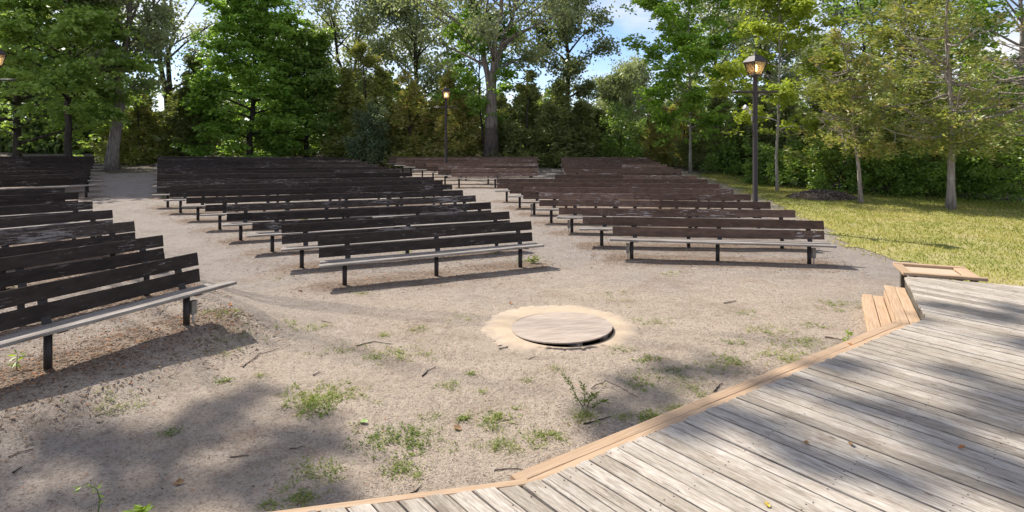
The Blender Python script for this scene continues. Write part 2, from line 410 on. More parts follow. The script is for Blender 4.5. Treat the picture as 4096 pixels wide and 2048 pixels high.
M['bark_pale'] = mat_bark('pale_mottled_bark', (0.20, 0.175, 0.14), (0.44, 0.40, 0.34))
M['bark_grey'] = mat_bark('bleached_cedar_bark', (0.17, 0.14, 0.115), (0.38, 0.33, 0.29))

# ------------------------------------------------------------------ benches: pixel ends of every backrest top
H_TOP = 0.90
RIGHT = [((2448,867),(3294,883)),((2328,833),(3180,841)),((2234,797),(3081,807)),((2156,771),(3002,778)),((2092,748),(2933,755)),
         ((2038,730),(2877,735)),((1987,713),(2830,716)),((2219,699),(2787,702))]
RIGHT_BACK = [((2262,677),(2726,678)),((2258,668),(2695,669)),((2254,658),(2668,658)),((2251,649),(2643,649)),((2247,641),(2622,641)),
         ((2245,635),(2605,635)),((2244,629),(2589,629))]
MIDDLE = [((1806,674),(2153,674)),((1752,665),(2152,665)),((1706,654),(2151,654)),((1661,646),(2150,646)),((1622,638),(2149,638)),
         ((1586,632),(2149,632)),((1555,627),(2149,627))]
CENTRE = [((1271,946),(2125,886)),((1125,898),(2037,844)),((1008,854),(1963,809)),((906,821),(1902,782)),((821,790),(1852,759)),
         ((746,763),(1809,737)),((680,741),(1771,720)),((628,725),(1737,707))]
CENTRE_BACK = [((629,697),(1649,690)),((629,685),(1599,678)),((629,672),(1555,667)),((629,660),(1514,657)),((630,648),(1473,648)),
         ((630,640),(1444,641)),((630,632),(1410,635)),((631,625),(1375,630))]
LEFT = [((0,1157),(787,1009)),((0,1033),(650,936.5)),((0,941),(537,883)),((0,875),(449,837)),((0,825),(371,802)),((0,783),(314,769)),((0,757),(260,749.5))]
LEFT_BACK_SEAT = [((0,754),(394,738.6)),((0,733),(396,721)),((0,714),(397,704.6)),((0,696),(398,689)),((0,682),(399,678)),((0,668),(400,666)),((0,655),(400,656))]
ORD = ['front', 'second', 'third', 'fourth', 'fifth', 'sixth', 'seventh', 'eighth']
BENCHES = []      # (end a, end b on the line under the backrest top, paint, label, group)
def add_rows(rows, block, paint, group, ordlist, h=H_TOP, extend=0.0, off=0.0):
    for k, (a, b) in enumerate(rows):
        A = place(*a, h); B = place(*b, h)
        u = (B-A); u.z = 0; u.normalize()
        n = Vector((u.y, -u.x, 0))
        if extend > 1 and k == 0:
            u = Vector((math.cos(R(62.5)), math.sin(R(62.5)), 0)); n = Vector((u.y, -u.x, 0)); A = B-u*2.5
        if extend: A = A-u*(extend+0.25*k)
        A = A+n*off; B = B+n*off
        BENCHES.append((A, B, paint, '%s %s' % (ordlist(k, len(rows)), block), group))
def ordfront(k, n): return ('front row bench of' if k == 0 else ('rearmost row bench of' if k == n-1 else '%s row bench from the stage in' % ORD[k]))
add_rows(RIGHT, 'the brown block beside the lawn', 'paint_brown_lit', 'benches of the front right block', ordfront)
add_rows(RIGHT_BACK, 'the small brown block behind right aisle', 'paint_brown_lit', 'benches of the rear right block', ordfront)
add_rows(MIDDLE, 'the chipped brown block near far lamp', 'paint_brown_lit', 'benches of the rear middle block', ordfront)
add_rows(CENTRE, 'the big dark centre block', 'paint_dark_backlit', 'benches of the front centre block', ordfront)
add_rows(CENTRE_BACK, 'the wide dark block behind centre block', 'paint_dark_backlit', 'benches of the rear centre block', ordfront)
add_rows(LEFT, 'the dark left block', 'paint_dark_backlit', 'benches of the front left block', ordfront, extend=1.6)
add_rows(LEFT_BACK_SEAT, 'the far left block before the maples', 'paint_dark_backlit', 'benches of the rear left block', ordfront, h=0.475, extend=0.4, off=-0.52)

BACK_OFF = -0.30     # the backrest top stands this far behind the bench's leg line
def bench_axes(A, B):
    u = (B-A); L = Vector((u.x, u.y, 0)).length
    u = Vector((u.x, u.y, 0)).normalized(); n = Vector((u.y, -u.x, 0))
    if n.dot(-A) < 0 and n.y > 0: n = -n
    return u, n, L

# ------------------------------------------------------------------ ground
PIT_C = Vector((0.735, 8.80)); PIT_R = 0.745
def axis_coords(lo, hi, step, far, grow=1.35):
    core = list(np.arange(lo, hi+1e-6, step)); a = []; s = step; x = lo
    while x > -far: s *= grow; x -= s; a.append(x)
    b = []; s = step; x = hi
    while x < far: s *= grow; x += s; b.append(x)
    return np.array(a[::-1]+core+b)
gx = axis_coords(-32, 24, 0.25, 600); gy = axis_coords(-6, 46, 0.25, 600)
GX, GY = np.meshgrid(gx, gy)
def fbm(x, y, s, seed):
    return np.array([mnoise.fractal((a*s, b*s, seed), 1.0, 2.0, 4) for a, b in zip(x.ravel(), y.ravel())]).reshape(x.shape)
near = (GX > -33) & (GX < 25) & (GY > -7) & (GY < 47)
bumps = np.zeros_like(GX)
bumps[near] = fbm(GX[near], GY[near], 0.9, 3.1)*0.012
mulch = np.zeros_like(GX)
for (A, B, *_r) in BENCHES:
    u, n, L = bench_axes(A, B)
    dx = GX-A.x; dy = GY-A.y
    s = dx*u.x+dy*u.y; t = dx*n.x+dy*n.y
    along = np.clip(np.minimum(s+0.5, L+0.5-s)/0.6, 0, 1)
    m = along*np.clip(1.15-np.abs(t-0.35)/0.85, 0, 1)
    mulch = np.maximum(mulch, np.clip(m, 0, 1))
GZ = rise(GX, GY)+bumps+0.025*np.clip(mulch*1.2, 0, 1)
sandy = np.clip(1.25-np.hypot((GX-2.4)/7.5, (GY-7.6)/4.6)*0.75, 0, 1)
# wood soil: beyond the tree line
def treeline(x): return np.interp(x, [-60, -30, -22, -10, 0, 9, 11.5, 13.5, 15.5, 18, 24, 60], [34, 38, 33, 41, 43.5, 42.5, 39, 31, 25.5, 22.5, 20.5, 18])
woodm = np.clip((GY-treeline(GX))/2.0+0.5, 0, 1)
GZ = np.where(np.hypot(GX-PIT_C.x, GY-PIT_C.y) < 0.70, -0.45, GZ)       # the fire pit's hollow
V = np.stack([GX, GY, GZ], -1).reshape(-1, 3)
ny, nx = GX.shape
idx = np.arange(ny*nx).reshape(ny, nx)
F = np.stack([idx[:-1, :-1], idx[:-1, 1:], idx[1:, 1:], idx[1:, :-1]], -1).reshape(-1, 4)
cx = (GX[:-1, :-1]+GX[1:, 1:]).ravel()/2; cy = (GY[:-1, :-1]+GY[1:, 1:]).ravel()/2
g = npobj('ground', V, F, M['ground'], attrs={'sandy': sandy.ravel(), 'mulch': mulch.ravel(), 'wood': woodm.ravel()}, smooth=True)
tag(g, 'sandy gravel ground of the amphitheatre', 'ground', kind='structure')
from bisect import bisect_right
def ground_z(x, y):
    i = min(max(bisect_right(gx, x)-1, 0), nx-2); j = min(max(bisect_right(gy, y)-1, 0), ny-2)
    a = (x-gx[i])/(gx[i+1]-gx[i]); b = (y-gy[j])/(gy[j+1]-gy[j])
    return float((GZ[j, i]*(1-a)+GZ[j, i+1]*a)*(1-b)+(GZ[j+1, i]*(1-a)+GZ[j+1, i+1]*a)*b)

# sand collar round the fire pit
k = 160; V = []; F = []
rr = random.Random(3)
for i in range(k):
    a = 2*math.pi*i/k; ca, sa = math.cos(a), math.sin(a)
    ro = 1.12+0.04*max(0, -ca)+0.04*sa-0.17*max(0, -sa)**1.4+0.09*mnoise.noise((ca*2.1, sa*2.1, 5.0))+rr.uniform(-0.03, 0.03)+0.05*mnoise.noise((ca*9, sa*9, 2.0))
    for r_, z_ in ((PIT_R, 0.020), (PIT_R+0.1, 0.027), (0.5*(PIT_R+ro), 0.024), (ro*0.97, 0.017), (ro+0.03, -0.012)):
        x, y = PIT_C.x+r_*ca, PIT_C.y+r_*sa
        V.append((x, y, z_))
for i in range(k):
    for j in range(4):
        i2 = (i+1) % k; F.append((i*5+j, i*5+j+1, i2*5+j+1, i2*5+j))
o = pyobj('sand_collar', V, F, M['sand'], smooth=True)
ea = o.data.attributes.new('edge', 'FLOAT', 'POINT'); ea.data.foreach_set('value', [(0.0, 0.05, 0.45, 0.9, 1.2)[i % 5] for i in range(len(V))])
tag(o, 'pale yellow sand spread round the covered fire pit', 'sand', kind='structure')

# ------------------------------------------------------------------ lawn
LAWN = [(8.6, 11.2), (8.35, 13.3), (8.15, 14.6), (8.6, 16.2), (9.2, 18.9), (9.9, 22.5), (10.3, 26.5), (10.7, 31), (11.2, 36.5), (12.3, 37.5),
        (13.3, 32), (14.0, 28), (15.6, 25.2), (18, 23.4), (21, 22.2), (30, 21), (30, 3), (13.8, 7.0), (10, 9.0)]
def in_poly(x, y, P):
    c = False; j = len(P)-1
    for i in range(len(P)):
        xi, yi = P[i]; xj, yj = P[j]
        if (yi > y) != (yj > y) and x < (xj-xi)*(y-yi)/(yj-yi)+xi: c = not c
        j = i
    return c
lx = np.arange(7, 30.5, 0.3); ly = np.arange(3, 38.5, 0.3)
ok = {}; V = []; F = []
def lawn_in(x, y):
    e = 0.35*mnoise.noise((x*0.9, y*0.9, 1.0)); return in_poly(x+e, y+e, LAWN)
ids = {}
for i, x in enumerate(lx):
    for j, y in enumerate(ly):
        if lawn_in(x, y):
            ids[(i, j)] = len(V); V.append((x, y, ground_z(x, y)+0.012))
for (i, j) in list(ids):
    q_ = [(i, j), (i+1, j), (i+1, j+1), (i, j+1)]
    if all(c in ids for c in q_): F.append([ids[c] for c in q_])
o = pyobj('lawn', V, F, M['lawn'], smooth=True)
tag(o, 'dry yellow-green lawn at the right of the benches', 'lawn', kind='structure')

def leaf_arrays(C, A, Nn, L, W, tint):
    """rhombic leaves: centre, axis, normal, length, width per leaf -> verts, quads, tint"""
    A = A/(np.linalg.norm(A, axis=1)[:, None]+1e-9)
    B = np.cross(Nn, A); B /= np.linalg.norm(B, axis=1)[:, None]+1e-9
    L = np.broadcast_to(L, (len(C),))[:, None]; W = np.broadcast_to(W, (len(C),))[:, None]
    p0 = C-A*L*0.5; p1 = C-A*L*0.05+B*W*0.5; p2 = C+A*L*0.5; p3 = C-A*L*0.05-B*W*0.5
    V = np.stack([p0, p1, p2, p3], 1).reshape(-1, 3)
    F = np.arange(len(C)*4).reshape(-1, 4)
    return V, F, np.repeat(tint, 4)
# grass blades
pts = []
for _ in range(130000):
    y = 8.5+29*rng.random()**1.15; x = 8+17*rng.random()
    pts.append((x, y))
pts = np.array(pts)
keep = np.array([lawn_in(x+random.gauss(0, 0.38), y+random.gauss(0, 0.38)) for x, y in pts]) & (pts[:, 0] < pts[:, 1]*0.93+1.0)
pts = pts[keep]
nb = len(pts)
dens = np.array([mnoise.noise((x*0.5, y*0.5, 9.0)) for x, y in pts])
zz = np.array([ground_z(x, y) for x, y in pts])
h = (0.04+0.06*rng.random(nb)**2.5)*(1+0.35*dens)*(1+0.9*np.clip((pts[:, 1]-treeline(pts[:, 0])+3.2)/2.5, 0, 1.3))
ax = np.stack([rng.normal(0, 0.45, nb), rng.normal(0, 0.45, nb), np.ones(nb)], 1)
nn = np.stack([rng.normal(0, 1, nb), rng.normal(0, 1, nb), np.zeros(nb)], 1)
Cc = np.stack([pts[:, 0], pts[:, 1], zz+0.012+h*0.42], 1)
tint = np.clip(0.45+0.7*dens+rng.normal(0, 0.2, nb)-0.35*np.clip((pts[:, 1]-treeline(pts[:, 0])+3)/2.5, 0, 1.2), 0, 1)
V, F, T = leaf_arrays(Cc, ax, nn, h, 0.011+0.0007*pts[:, 1], tint)
tag(npobj('lawn_grass', V, F, M['lf_grass'], attrs={'tint': T}), 'short dry grass blades of the sunlit lawn', 'grass', kind='stuff')

# ------------------------------------------------------------------ stage deck
DECK_Z = 0.51
POLY = [(6.46, 9.88), (5.34, 7.74), (0.144, 4.17), (-4.8, 3.1), (-6.2, 1.0), (-6.2, -4.5), (12.5, -4.5), (14.2, 6.6)]
BD = Vector((0.630, -0.777)); BN = Vector((0.777, 0.630))       # along the boards / across them
def strip_range(nv):
    """where the line n = nv crosses the deck outline, measured along the boards"""
    S = []
    for i in range(len(POLY)):
        a = Vector(POLY[i]); b = Vector(POLY[(i+1) % len(POLY)])
        na, nb_ = a.dot(BN), b.dot(BN)
        if (na-nv)*(nb_-nv) < 0:
            t = (nv-na)/(nb_-na); S.append((a+(b-a)*t).dot(BD))
    return (min(S), max(S)) if len(S) >= 2 else None
stage = empty('wooden_stage', (3.0, 3.0, 0.0))
tag(stage, 'weathered grey plank stage in the lower right foreground', 'stage')
SO = Vector((3.0, 3.0, 0.0))
PITCH, PW = 0.149, 0.135
nmin = min(Vector(p).dot(BN) for p in POLY); nmax = max(Vector(p).dot(BN) for p in POLY)
rd = random.Random(11)
nv = nmin+0.04
rotdeck = rotq((BD.x, BD.y, 0), (0, 0, 1))
kk = 0; NAILS = []
while nv < nmax-0.16:
    n0, n1 = nv, nv+PW
    a, b = strip_range(n0+0.002), strip_range(n1-0.002)
    if a and b:
        s0a, s1a, s0b, s1b = a[0], a[1], b[0], b[1]
        # butt joints
        cuts = []
        span = max(s1a, s1b)-min(s0a, s0b)
        if span > 4.2:
            pos = min(s0a, s0b)+rd.choice([3.66, 4.27, 4.88])+rd.choice([-0.02, 0.02, -0.63])
            while pos < max(s1a, s1b)-1.0:
                cuts.append(pos); pos += 4.88
        parts = []
        lo = (s0a, s0b)
        for c in cuts:
            parts.append((lo, (c-0.003, c-0.003))); lo = (c+0.003, c+0.003)
        parts.append((lo, (s1a, s1b)))
        for (l, h_) in parts:
            mid = 0.25*(l[0]+l[1]+h_[0]+h_[1]); top = rd.gauss(0, 0.0022); tilt = rd.gauss(0, 0.0015)
            yy = [-PW/2, -PW/2+0.006, -PW/6, PW/6, PW/2-0.006, PW/2]
            VV = []; FF = []
            jl = [rd.uniform(-0.016, 0.016) for _ in yy]; jh = [rd.uniform(-0.016, 0.016) for _ in yy]
            SEG = 4
            for si in range(SEG+1):
                f = si/SEG; wob = rd.gauss(0, 0.0016)
                for q_, yv in enumerate(yy):
                    w_ = (yv+PW/2)/PW
                    xs0 = l[0]*(1-w_)+l[1]*w_; xs1 = h_[0]*(1-w_)+h_[1]*w_
                    x = xs0*(1-f)+xs1*f-mid+(jl[q_] if si == 0 else jh[q_] if si == SEG else 0)
                    edge = -0.004 if q_ in (0, 5) else 0.0
                    VV.append((x, yv+wob, top+tilt*(1 if w_ > .5 else -1)+edge))
            for si in range(SEG+1):                                  # underside
                for yv, q_ in ((-PW/2, 0), (PW/2, 5)):
                    v = VV[si*6+q_]; VV.append((v[0], v[1], -0.038))
            for si in range(SEG):
                for q_ in range(5): FF.append((si*6+q_, (si+1)*6+q_, (si+1)*6+q_+1, si*6+q_+1))
                ub = (SEG+1)*6
                FF.append((si*6, ub+si*2, ub+(si+1)*2, (si+1)*6))
                FF.append((si*6+5, (si+1)*6+5, ub+(si+1)*2+1, ub+si*2+1))
                FF.append((ub+si*2, ub+si*2+1, ub+(si+1)*2+1, ub+(si+1)*2))
            ub = (SEG+1)*6
            FF.append((0, 1, 2, 3, 4, 5, ub+1, ub)); FF.append((SEG*6+5, SEG*6+4, SEG*6+3, SEG*6+2, SEG*6+1, SEG*6, ub+SEG*2, ub+SEG*2+1))
            FF = [f[::-1] for f in FF]
            nmid = (n0+n1)/2
            # mesh y must run along +BN: local y of rotdeck is z x x
            P2 = BD*mid+BN*nmid
            FF2 = [f[::-1] for f in FF]
            ob = pyobj('deck_plank', VV, FF2, M['deck'], stage, (P2.x-SO.x, P2.y-SO.y, DECK_Z-SO.z), rotdeck)
            kk += 1
            for jx in np.arange(math.ceil((mid-abs(l[0]-h_[0])/2)/0.61)*0.61, mid+abs(l[0]-h_[0])/2, 0.61):
                for ny_ in (-0.04, 0.04):
                    w_ = BD*(jx+rd.uniform(-.02, .02))+BN*(nmid+ny_+rd.uniform(-.008, .008)); NAILS.append((w_.x-SO.x, w_.y-SO.y, DECK_Z+top+0.0015))
    nv += PITCH
V = []; F = []
for (x, y, z) in NAILS:
    if -3 < x < 7 and -1.5 < y < 8:
        b_ = len(V); V += [(x+0.006*math.cos(q_*1.0472), y+0.006*math.sin(q_*1.0472), z) for q_ in range(6)]; F.append(tuple(range(b_, b_+6)))
tag(pyobj('nail_heads', V, F, M['pit'], stage), kind='stuff')
# skirt and ledger boards along the front of the stage
def board(name, A, B, W, T, mat, parent, origin, up=(0, 0, 1), seg=6, jit=0.002, roll=0.0):
    A = Vector(A); B = Vector(B); L = (B-A).length
    V, F = plank_vf(L, W, T, seg, jit, 0.004, seed=int(abs(A.x*97+A.y*53+A.z*31)*10)+len(bpy.data.objects))
    return pyobj(name, V, F, mat, parent, (A+B)/2-origin, rotq(B-A, up))
def offs(a, b, o): # point pair shifted outward (left of a->b) by o
    a = Vector((*a, 0)); b = Vector((*b, 0)); u = (b-a).normalized(); n = Vector((-u.y, u.x, 0)); return a+n*o, b+n*o
E1, E2, E3 = ((-4.8, 3.1), (0.144, 4.17)), ((0.144, 4.17), (5.34, 7.74)), ((5.34, 7.74), (6.46, 9.88))
zl = DECK_Z-0.055
def split_board(name, A, B, W, T, maxl=3.3, up=(0, 0, 1), z=0.0, gap=0.004):
    A = Vector(A); B = Vector(B); L = (B-A).length; n = max(1, math.ceil(L/maxl)); u = (B-A)/L
    for i in range(n):
        a = A+u*(L*i/n+gap/2); b = A+u*(L*(i+1)/n-gap/2)
        board(name, a+Vector((0, 0, z)), b+Vector((0, 0, z)), W, T, M['tan'], stage, SO, up)
a, b = offs(*E2, 0.055); u2 = (b-a).normalized()
split_board('ledge_board', a+u2*0.0, b-u2*0.30, 0.115, 0.036, z=zl)
a, b = offs(*E2, 0.178)
split_board('trim_board', a-u2*0.03, b-u2*0.34, 0.115, 0.036, maxl=2.4, z=zl-0.006)
a, b = offs(*E1, 0.045)
split_board('trim_board', a, b-(b-a).normalized()*0.02, 0.07, 0.12, z=DECK_Z-0.066)
# fascia under the deck on every front edge
for (e, o_) in ((E1, -0.02), (E2, -0.02), (E3, -0.02), (((6.46, 9.88), (14.2, 6.6)), -0.02)):
    a, b = offs(*e, o_); L = (b-a).length; u = (b-a)/L
    a += u*0.05; b -= u*0.05
    board('fascia_board', a+Vector((0, 0, 0.245)), b+Vector((0, 0, 0.245)), 0.43, 0.036, M['fascia'], stage, SO, up=(-u.y, u.x, 0))

# steps on the angled side
st_o = Vector((5.5, 9.0, 0.0))
steps = empty('wooden_steps', st_o); tag(steps, 'two-tread tan lumber steps against the stage side', 'steps')
e3a, e3b = Vector((5.34, 7.74, 0)), Vector((6.46, 9.88, 0)); u3 = (e3b-e3a).normalized(); n3 = Vector((-u3.y, u3.x, 0))
def step_board(dist, z, ex0, ex1):
    A = e3a+u3*ex0+n3*dist+Vector((0, 0, z)); B = e3a+u3*ex1+n3*dist+Vector((0, 0, z))
    board('tread_board', A, B, 0.139, 0.038, M['tan'], steps, st_o)
step_board(0.075, 0.335, -0.10, 2.26); step_board(0.222, 0.337, -0.22, 2.30)
step_board(0.385, 0.170, -0.28, 2.20); step_board(0.533, 0.168, -0.33, 2.24)
for d_, z_, hh in ((0.290, 0.15, 0.28), (0.600, 0.07, 0.14)):
    A = e3a+n3*d_+u3*(-0.15)+Vector((0, 0, z_)); B = e3a+n3*d_+u3*2.2+Vector((0, 0, z_))
    board('riser_board', A, B, hh, 0.03, M['tan'], steps, st_o, up=n3)
for s_ in (0.0, 1.0, 2.1):
    A = e3a+u3*s_+n3*0.02+Vector((0, 0, 0.07)); B = e3a+u3*s_+n3*0.57+Vector((0, 0, 0.07))
    board('stringer', A, B, 0.14, 0.038, M['tan'], steps, st_o, up=u3)

# framed landing at the far edge of the stage
c0, c1 = Vector((6.50, 9.93, 0)), Vector((7.52, 9.56, 0))
u4 = (c1-c0).normalized(); n4 = Vector((-u4.y, u4.x, 0)); W4, D4 = (c1-c0).length, 0.86
land_o = c0+u4*W4/2+n4*D4/2; land_o.z = 0
land = empty('framed_landing', land_o); tag(land, 'tan timber frame around a sand panel at the far stage edge', 'landing')
zt = DECK_Z+0.012
P = lambda s, t, z: c0+u4*s+n4*t+Vector((0, 0, z))
board('frame_board', P(-0.02, 0.05, zt+0.012), P(W4+0.06, 0.05, zt+0.012), 0.10, 0.05, M['tan'], land, land_o)
board('frame_board', P(0.02, D4-0.05, zt+0.008), P(W4, D4-0.05, zt+0.008), 0.10, 0.05, M['tan'], land, land_o)
board('frame_board', P(0.07, 0.105, zt), P(0.07, D4-0.105, zt), 0.14, 0.045, M['tan'], land, land_o)
board('frame_board', P(W4-0.09, 0.105, zt), P(W4-0.09, D4-0.105, zt), 0.19, 0.045, M['tan'], land, land_o)
V, F = box_vf(W4-0.36, D4-0.22, 0.03)
pyobj('sand_panel', V, F, M['sand'], land, P(0.5*(0.14+W4-0.185), D4/2, zt-0.03)-land_o, rotq(u4, (0, 0, 1)))
for (s_, t_) in ((0.14, 0.08), (W4-0.10, 0.08), (0.16, D4-0.09), (W4-0.10, D4-0.09)):
    V, F = box_vf(0.09, 0.09, DECK_Z+0.03); pyobj('post', V, F, M['fascia'], land, P(s_, t_, (DECK_Z-0.07)/2)-land_o, rotq(u4, (0, 0, 1)))

# ------------------------------------------------------------------ fire pit and its lid
pit = empty('fire_pit', (PIT_C.x, PIT_C.y, 0)); tag(pit, 'sunken round fire pit under the plywood lid', 'fire pit')
V, F = lathe([(PIT_R+0.0, 0.018), (PIT_R-0.002, -0.06), (PIT_R-0.01, -0.40)], 48)
F = [f[::-1] for f in F[:-2]]
pyobj('pit_wall', V, F, M['pit'], pit, smooth=True)
V = [(0.9*math.cos(i*math.pi/12), 0.9*math.sin(i*math.pi/12), -0.29) for i in range(24)]
pyobj('pit_floor', V, [tuple(range(24))], M['pit'], pit)
lid_o = Vector((PIT_C.x-0.008, PIT_C.y+0.004, 0.050))
lid = empty('round_lid', lid_o)
tag(lid, 'round weathered plywood lid tilted over the fire pit', 'lid')
lid.rotation_mode = 'QUATERNION'
ax_t = Vector((0.75, -0.66, 0)).normalized()          # rises to the right and towards the stage
lid.rotation_quaternion = Quaternion(Vector((-ax_t.y, ax_t.x, 0)), -R(2.6))
V = []; F = []; k = 96; rr = random.Random(9)
prof = [(0.0, 0.0), (0.5, 0.001), (0.736, 0.0), (0.739, -0.006), (0.739, -0.016), (0.734, -0.019)]
for i in range(k):
    a = 2*math.pi*i/k; rag = 1+rr.uniform(-0.006, 0.003)*(1.6 if -0.4 < a-0.3 < 0.9 else 0.6)
    for r_, z_ in prof[1:]: V.append((r_*rag*math.cos(a), r_*rag*math.sin(a), z_))
V.append((0, 0, 0.001)); V.append((0, 0, -0.019)); m = 5
for i in range(k):
    i2 = (i+1) % k
    for j in range(m-1): F.append((i*m+j, i*m+j+1, i2*m+j+1, i2*m+j))
    F.append((k*m, i*m, i2*m)); F.append((k*m+1, i2*m+m-1, i*m+m-1))
pyobj('plywood_disc', V, F, M['ply'], lid, rot=Quaternion((0, 0, 1), R(12)))
for off_, ln_, ang in ((-0.28, 1.28, -50), (0.22, 1.30, -50), (0.0, 1.1, 40)):
    V, F = box_vf(ln_, 0.089, 0.075)
    d_ = Vector((math.cos(R(ang+90)), math.sin(R(ang+90)), 0))*off_
    pyobj('batten', V, F, M['ply'], lid, (d_.x, d_.y, -0.058 if ang < 0 else -0.062), Quaternion((0, 0, 1), R(ang)))

# ------------------------------------------------------------------ benches
LEGS = {}
def make_bench(A, B, paint, label, group, idx_):
    u, n, L = bench_axes(A, B)
    # leg line
    A0 = A-n*BACK_OFF*1.0; B0 = B-n*BACK_OFF*1.0
    zA, zB = gz(A0.x, A0.y), gz(B0.x, B0.y)
    mid = (A0+B0)/2; mid.z = (zA+zB)/2
    slope = (zB-zA)/L
    ux = Vector((u.x, u.y, slope)).normalized()
    rb = random.Random(idx_*17+5)
    root = empty('wooden_bench', mid); tag(root, label, 'bench', group)
    def pt(s, t, z): return u*(s-L/2)+n*t+Vector((0, 0, z+slope*(s-L/2)))
    far = mid.y > 26
    lean = R(14); back_n = Vector((n.x*math.cos(lean), n.y*math.cos(lean), math.sin(lean)))
    def boards(name, s0, s1, t, z, W, T, zdir, mat):
        Ls = s1-s0; k_ = max(1, math.ceil(Ls/5.0)); cut = [s0]
        for i in range(1, k_): cut.append(s0+Ls*i/k_+rb.uniform(-0.5, 0.5))
        cut.append(s1)
        for i in range(k_):
            a, b = cut[i]+0.003, cut[i+1]-0.003
            V, F = plank_vf(b-a, W, T, 2 if far else 5, 0.0025, 0.006, seed=rb.randrange(10**6))
            pyobj(name, V, F, mat, root, pt((a+b)/2, t, z)+Vector((0, 0, rb.gauss(0, 0.005))), rotq(ux+Vector((0, 0, rb.gauss(0, 0.0035))), zdir))
    e0, e1 = rb.uniform(-0.03, 0.05), rb.uniform(-0.03, 0.05)
    xe = 0.20 if 'left block' in label else 0.0
    boards('seat_plank', -e0-0.05, L+e1+0.05+xe, 0.140, 0.452, 0.150, 0.040, (0, 0, 1), M['seat'])
    boards('seat_plank', -e0-0.02, L+e1+0.00, -0.030, 0.450, 0.150, 0.040, (0, 0, 1), M['seat'])
    # backrest: the board's face (local z) looks forward and up; local y runs up the lean
    def bk(z):                                          # offset of the leaning face at height z
        return -0.205-(z-0.52)*math.tan(lean)-0.01
    boards('back_plank', 0, L, bk(0.809), 0.809, 0.186, 0.038, back_n, M[paint])
    boards('back_plank', 0.01, L-0.01, bk(0.592), 0.592, 0.186, 0.038, back_n, M[paint])
    ns = max(3, int(round((L-0.9)/1.85))+1)
    for i in range(ns):
        s = 0.42+(L-0.84)*i/(ns-1)+rb.uniform(-0.05, 0.05)
        V, F = lathe([(0.043, -0.12), (0.043, 0.42)], 8 if far else 14)
        pyobj('leg', V, F, M['steel'], root, pt(s, 0.045, 0), smooth=True); LEGS.setdefault(idx_, []).append((mid+pt(s, 0.045, 0), u, n))
        # curved flat strap carrying the backrest
        prof = [(0.17, 0.424), (0.0, 0.422), (-0.09, 0.424), (-0.135, 0.438), (-0.168, 0.47), (-0.205, 0.54), (bk(0.87)-0.022, 0.865)]
        w_ = 0.05; t_ = 0.010; V = []; F = []
        for (t, z) in prof:
            for sx in (-w_, w_):
                V.append((sx, t, z)); V.append((sx, t-(t_ if z > 0.45 else 0.0), z-(0 if z > 0.45 else t_)))
        # local frame: x along the bench, y towards the stage
        for q_ in range(len(prof)-1):
            b_ = q_*4
            F += [(b_, b_+2, b_+6, b_+4), (b_+1, b_+5, b_+7, b_+3), (b_, b_+4, b_+5, b_+1), (b_+2, b_+3, b_+7, b_+6)]
        F += [(0, 1, 3, 2), (len(V)-4, len(V)-2, len(V)-1, len(V)-3)]
        mt = Matrix((u, n, Vector((0, 0, 1)))).transposed()
        pyobj('back_bracket', [mt @ Vector(v) for v in V], F, M['steel'], root, pt(s+0.09, 0, 0))
    return root
for i, (A, B, paint, label, group) in enumerate(BENCHES):
    look = 'peeling dark bench, ' if paint == 'paint_dark_backlit' else 'lighter brown bench, '
    make_bench(A, B, paint, label, group, i)

# ------------------------------------------------------------------ utility boxes beside bench legs
def utility_box(bi, li, du, label, h=0.20):
    lp_, u, n = LEGS[bi][li]; p = lp_+u*du+n*0.02; p.z = ground_z(p.x, p.y)
    root = empty('utility_box', p); tag(root, label, 'utility box', 'grey electrical boxes beside bench legs')
    rt = rotq(u, (0, 0, 1))
    V, F = lathe([(0.014, -0.05), (0.014, 0.15)], 8); pyobj('conduit', V, F, M['conduit'], root, smooth=True)
    V, F = box_vf(0.07, 0.055, h); pyobj('case', V, F, M['grey_pvc'], root, (0, 0, 0.13+h/2), rt)
    V, F = box_vf(0.076, 0.061, 0.012); pyobj('cap', V, F, M['grey_pvc'], root, (0, 0, 0.136+h), rt)
i_left = next(i for i, b_ in enumerate(BENCHES) if 'dark left block' in b_[3])
utility_box(i_left, -1, 0.085, 'grey electrical box on the leg of the near left bench', 0.17)
utility_box(0, 0, -0.085, 'grey electrical box at left leg of right front bench')
utility_box(0, -1, 0.085, 'grey electrical box at right leg of right front bench')
utility_box(2, 0, -0.085, 'grey electrical box at third row of right block aisle end')
utility_box(4, 0, -0.085, 'grey electrical box at fifth row of right block aisle end')

# ------------------------------------------------------------------ lamp posts
def mat_glass():
    q = N('pale_lantern_glass'); tr = q.node('ShaderNodeBsdfTransparent'); tr.inputs['Color'].default_value = (0.95, 0.93, 0.88, 1)
    gl = q.node('ShaderNodeBsdfGlossy'); gl.inputs['Roughness'].default_value = 0.12
    tl = q.node('ShaderNodeBsdfTranslucent'); tl.inputs['Color'].default_value = (0.80, 0.74, 0.62, 1)  # pale share imitates sky reflection and bright foliage seen in the panes
    m0 = q.node('ShaderNodeMixShader'); m0.inputs[0].default_value = 0.24; q.ln(tr.outputs[0], m0.inputs[1]); q.ln(tl.outputs[0], m0.inputs[2])
    fr = q.node('ShaderNodeFresnel'); fr.inputs['IOR'].default_value = 1.45
    mx = q.node('ShaderNodeMixShader'); q.ln(fr.outputs[0], mx.inputs[0]); q.ln(m0.outputs[0], mx.inputs[1]); q.ln(gl.outputs[0], mx.inputs[2])
    return q.done(mx.outputs[0])
M['glass'] = mat_glass()
def mat_emit():
    q = N('lit_bulb'); e = q.node('ShaderNodeEmission'); e.inputs['Color'].default_value = (1.0, 0.60, 0.25, 1); e.inputs['Strength'].default_value = 7.0
    return q.done(e.outputs[0])
M['bulb'] = mat_emit()
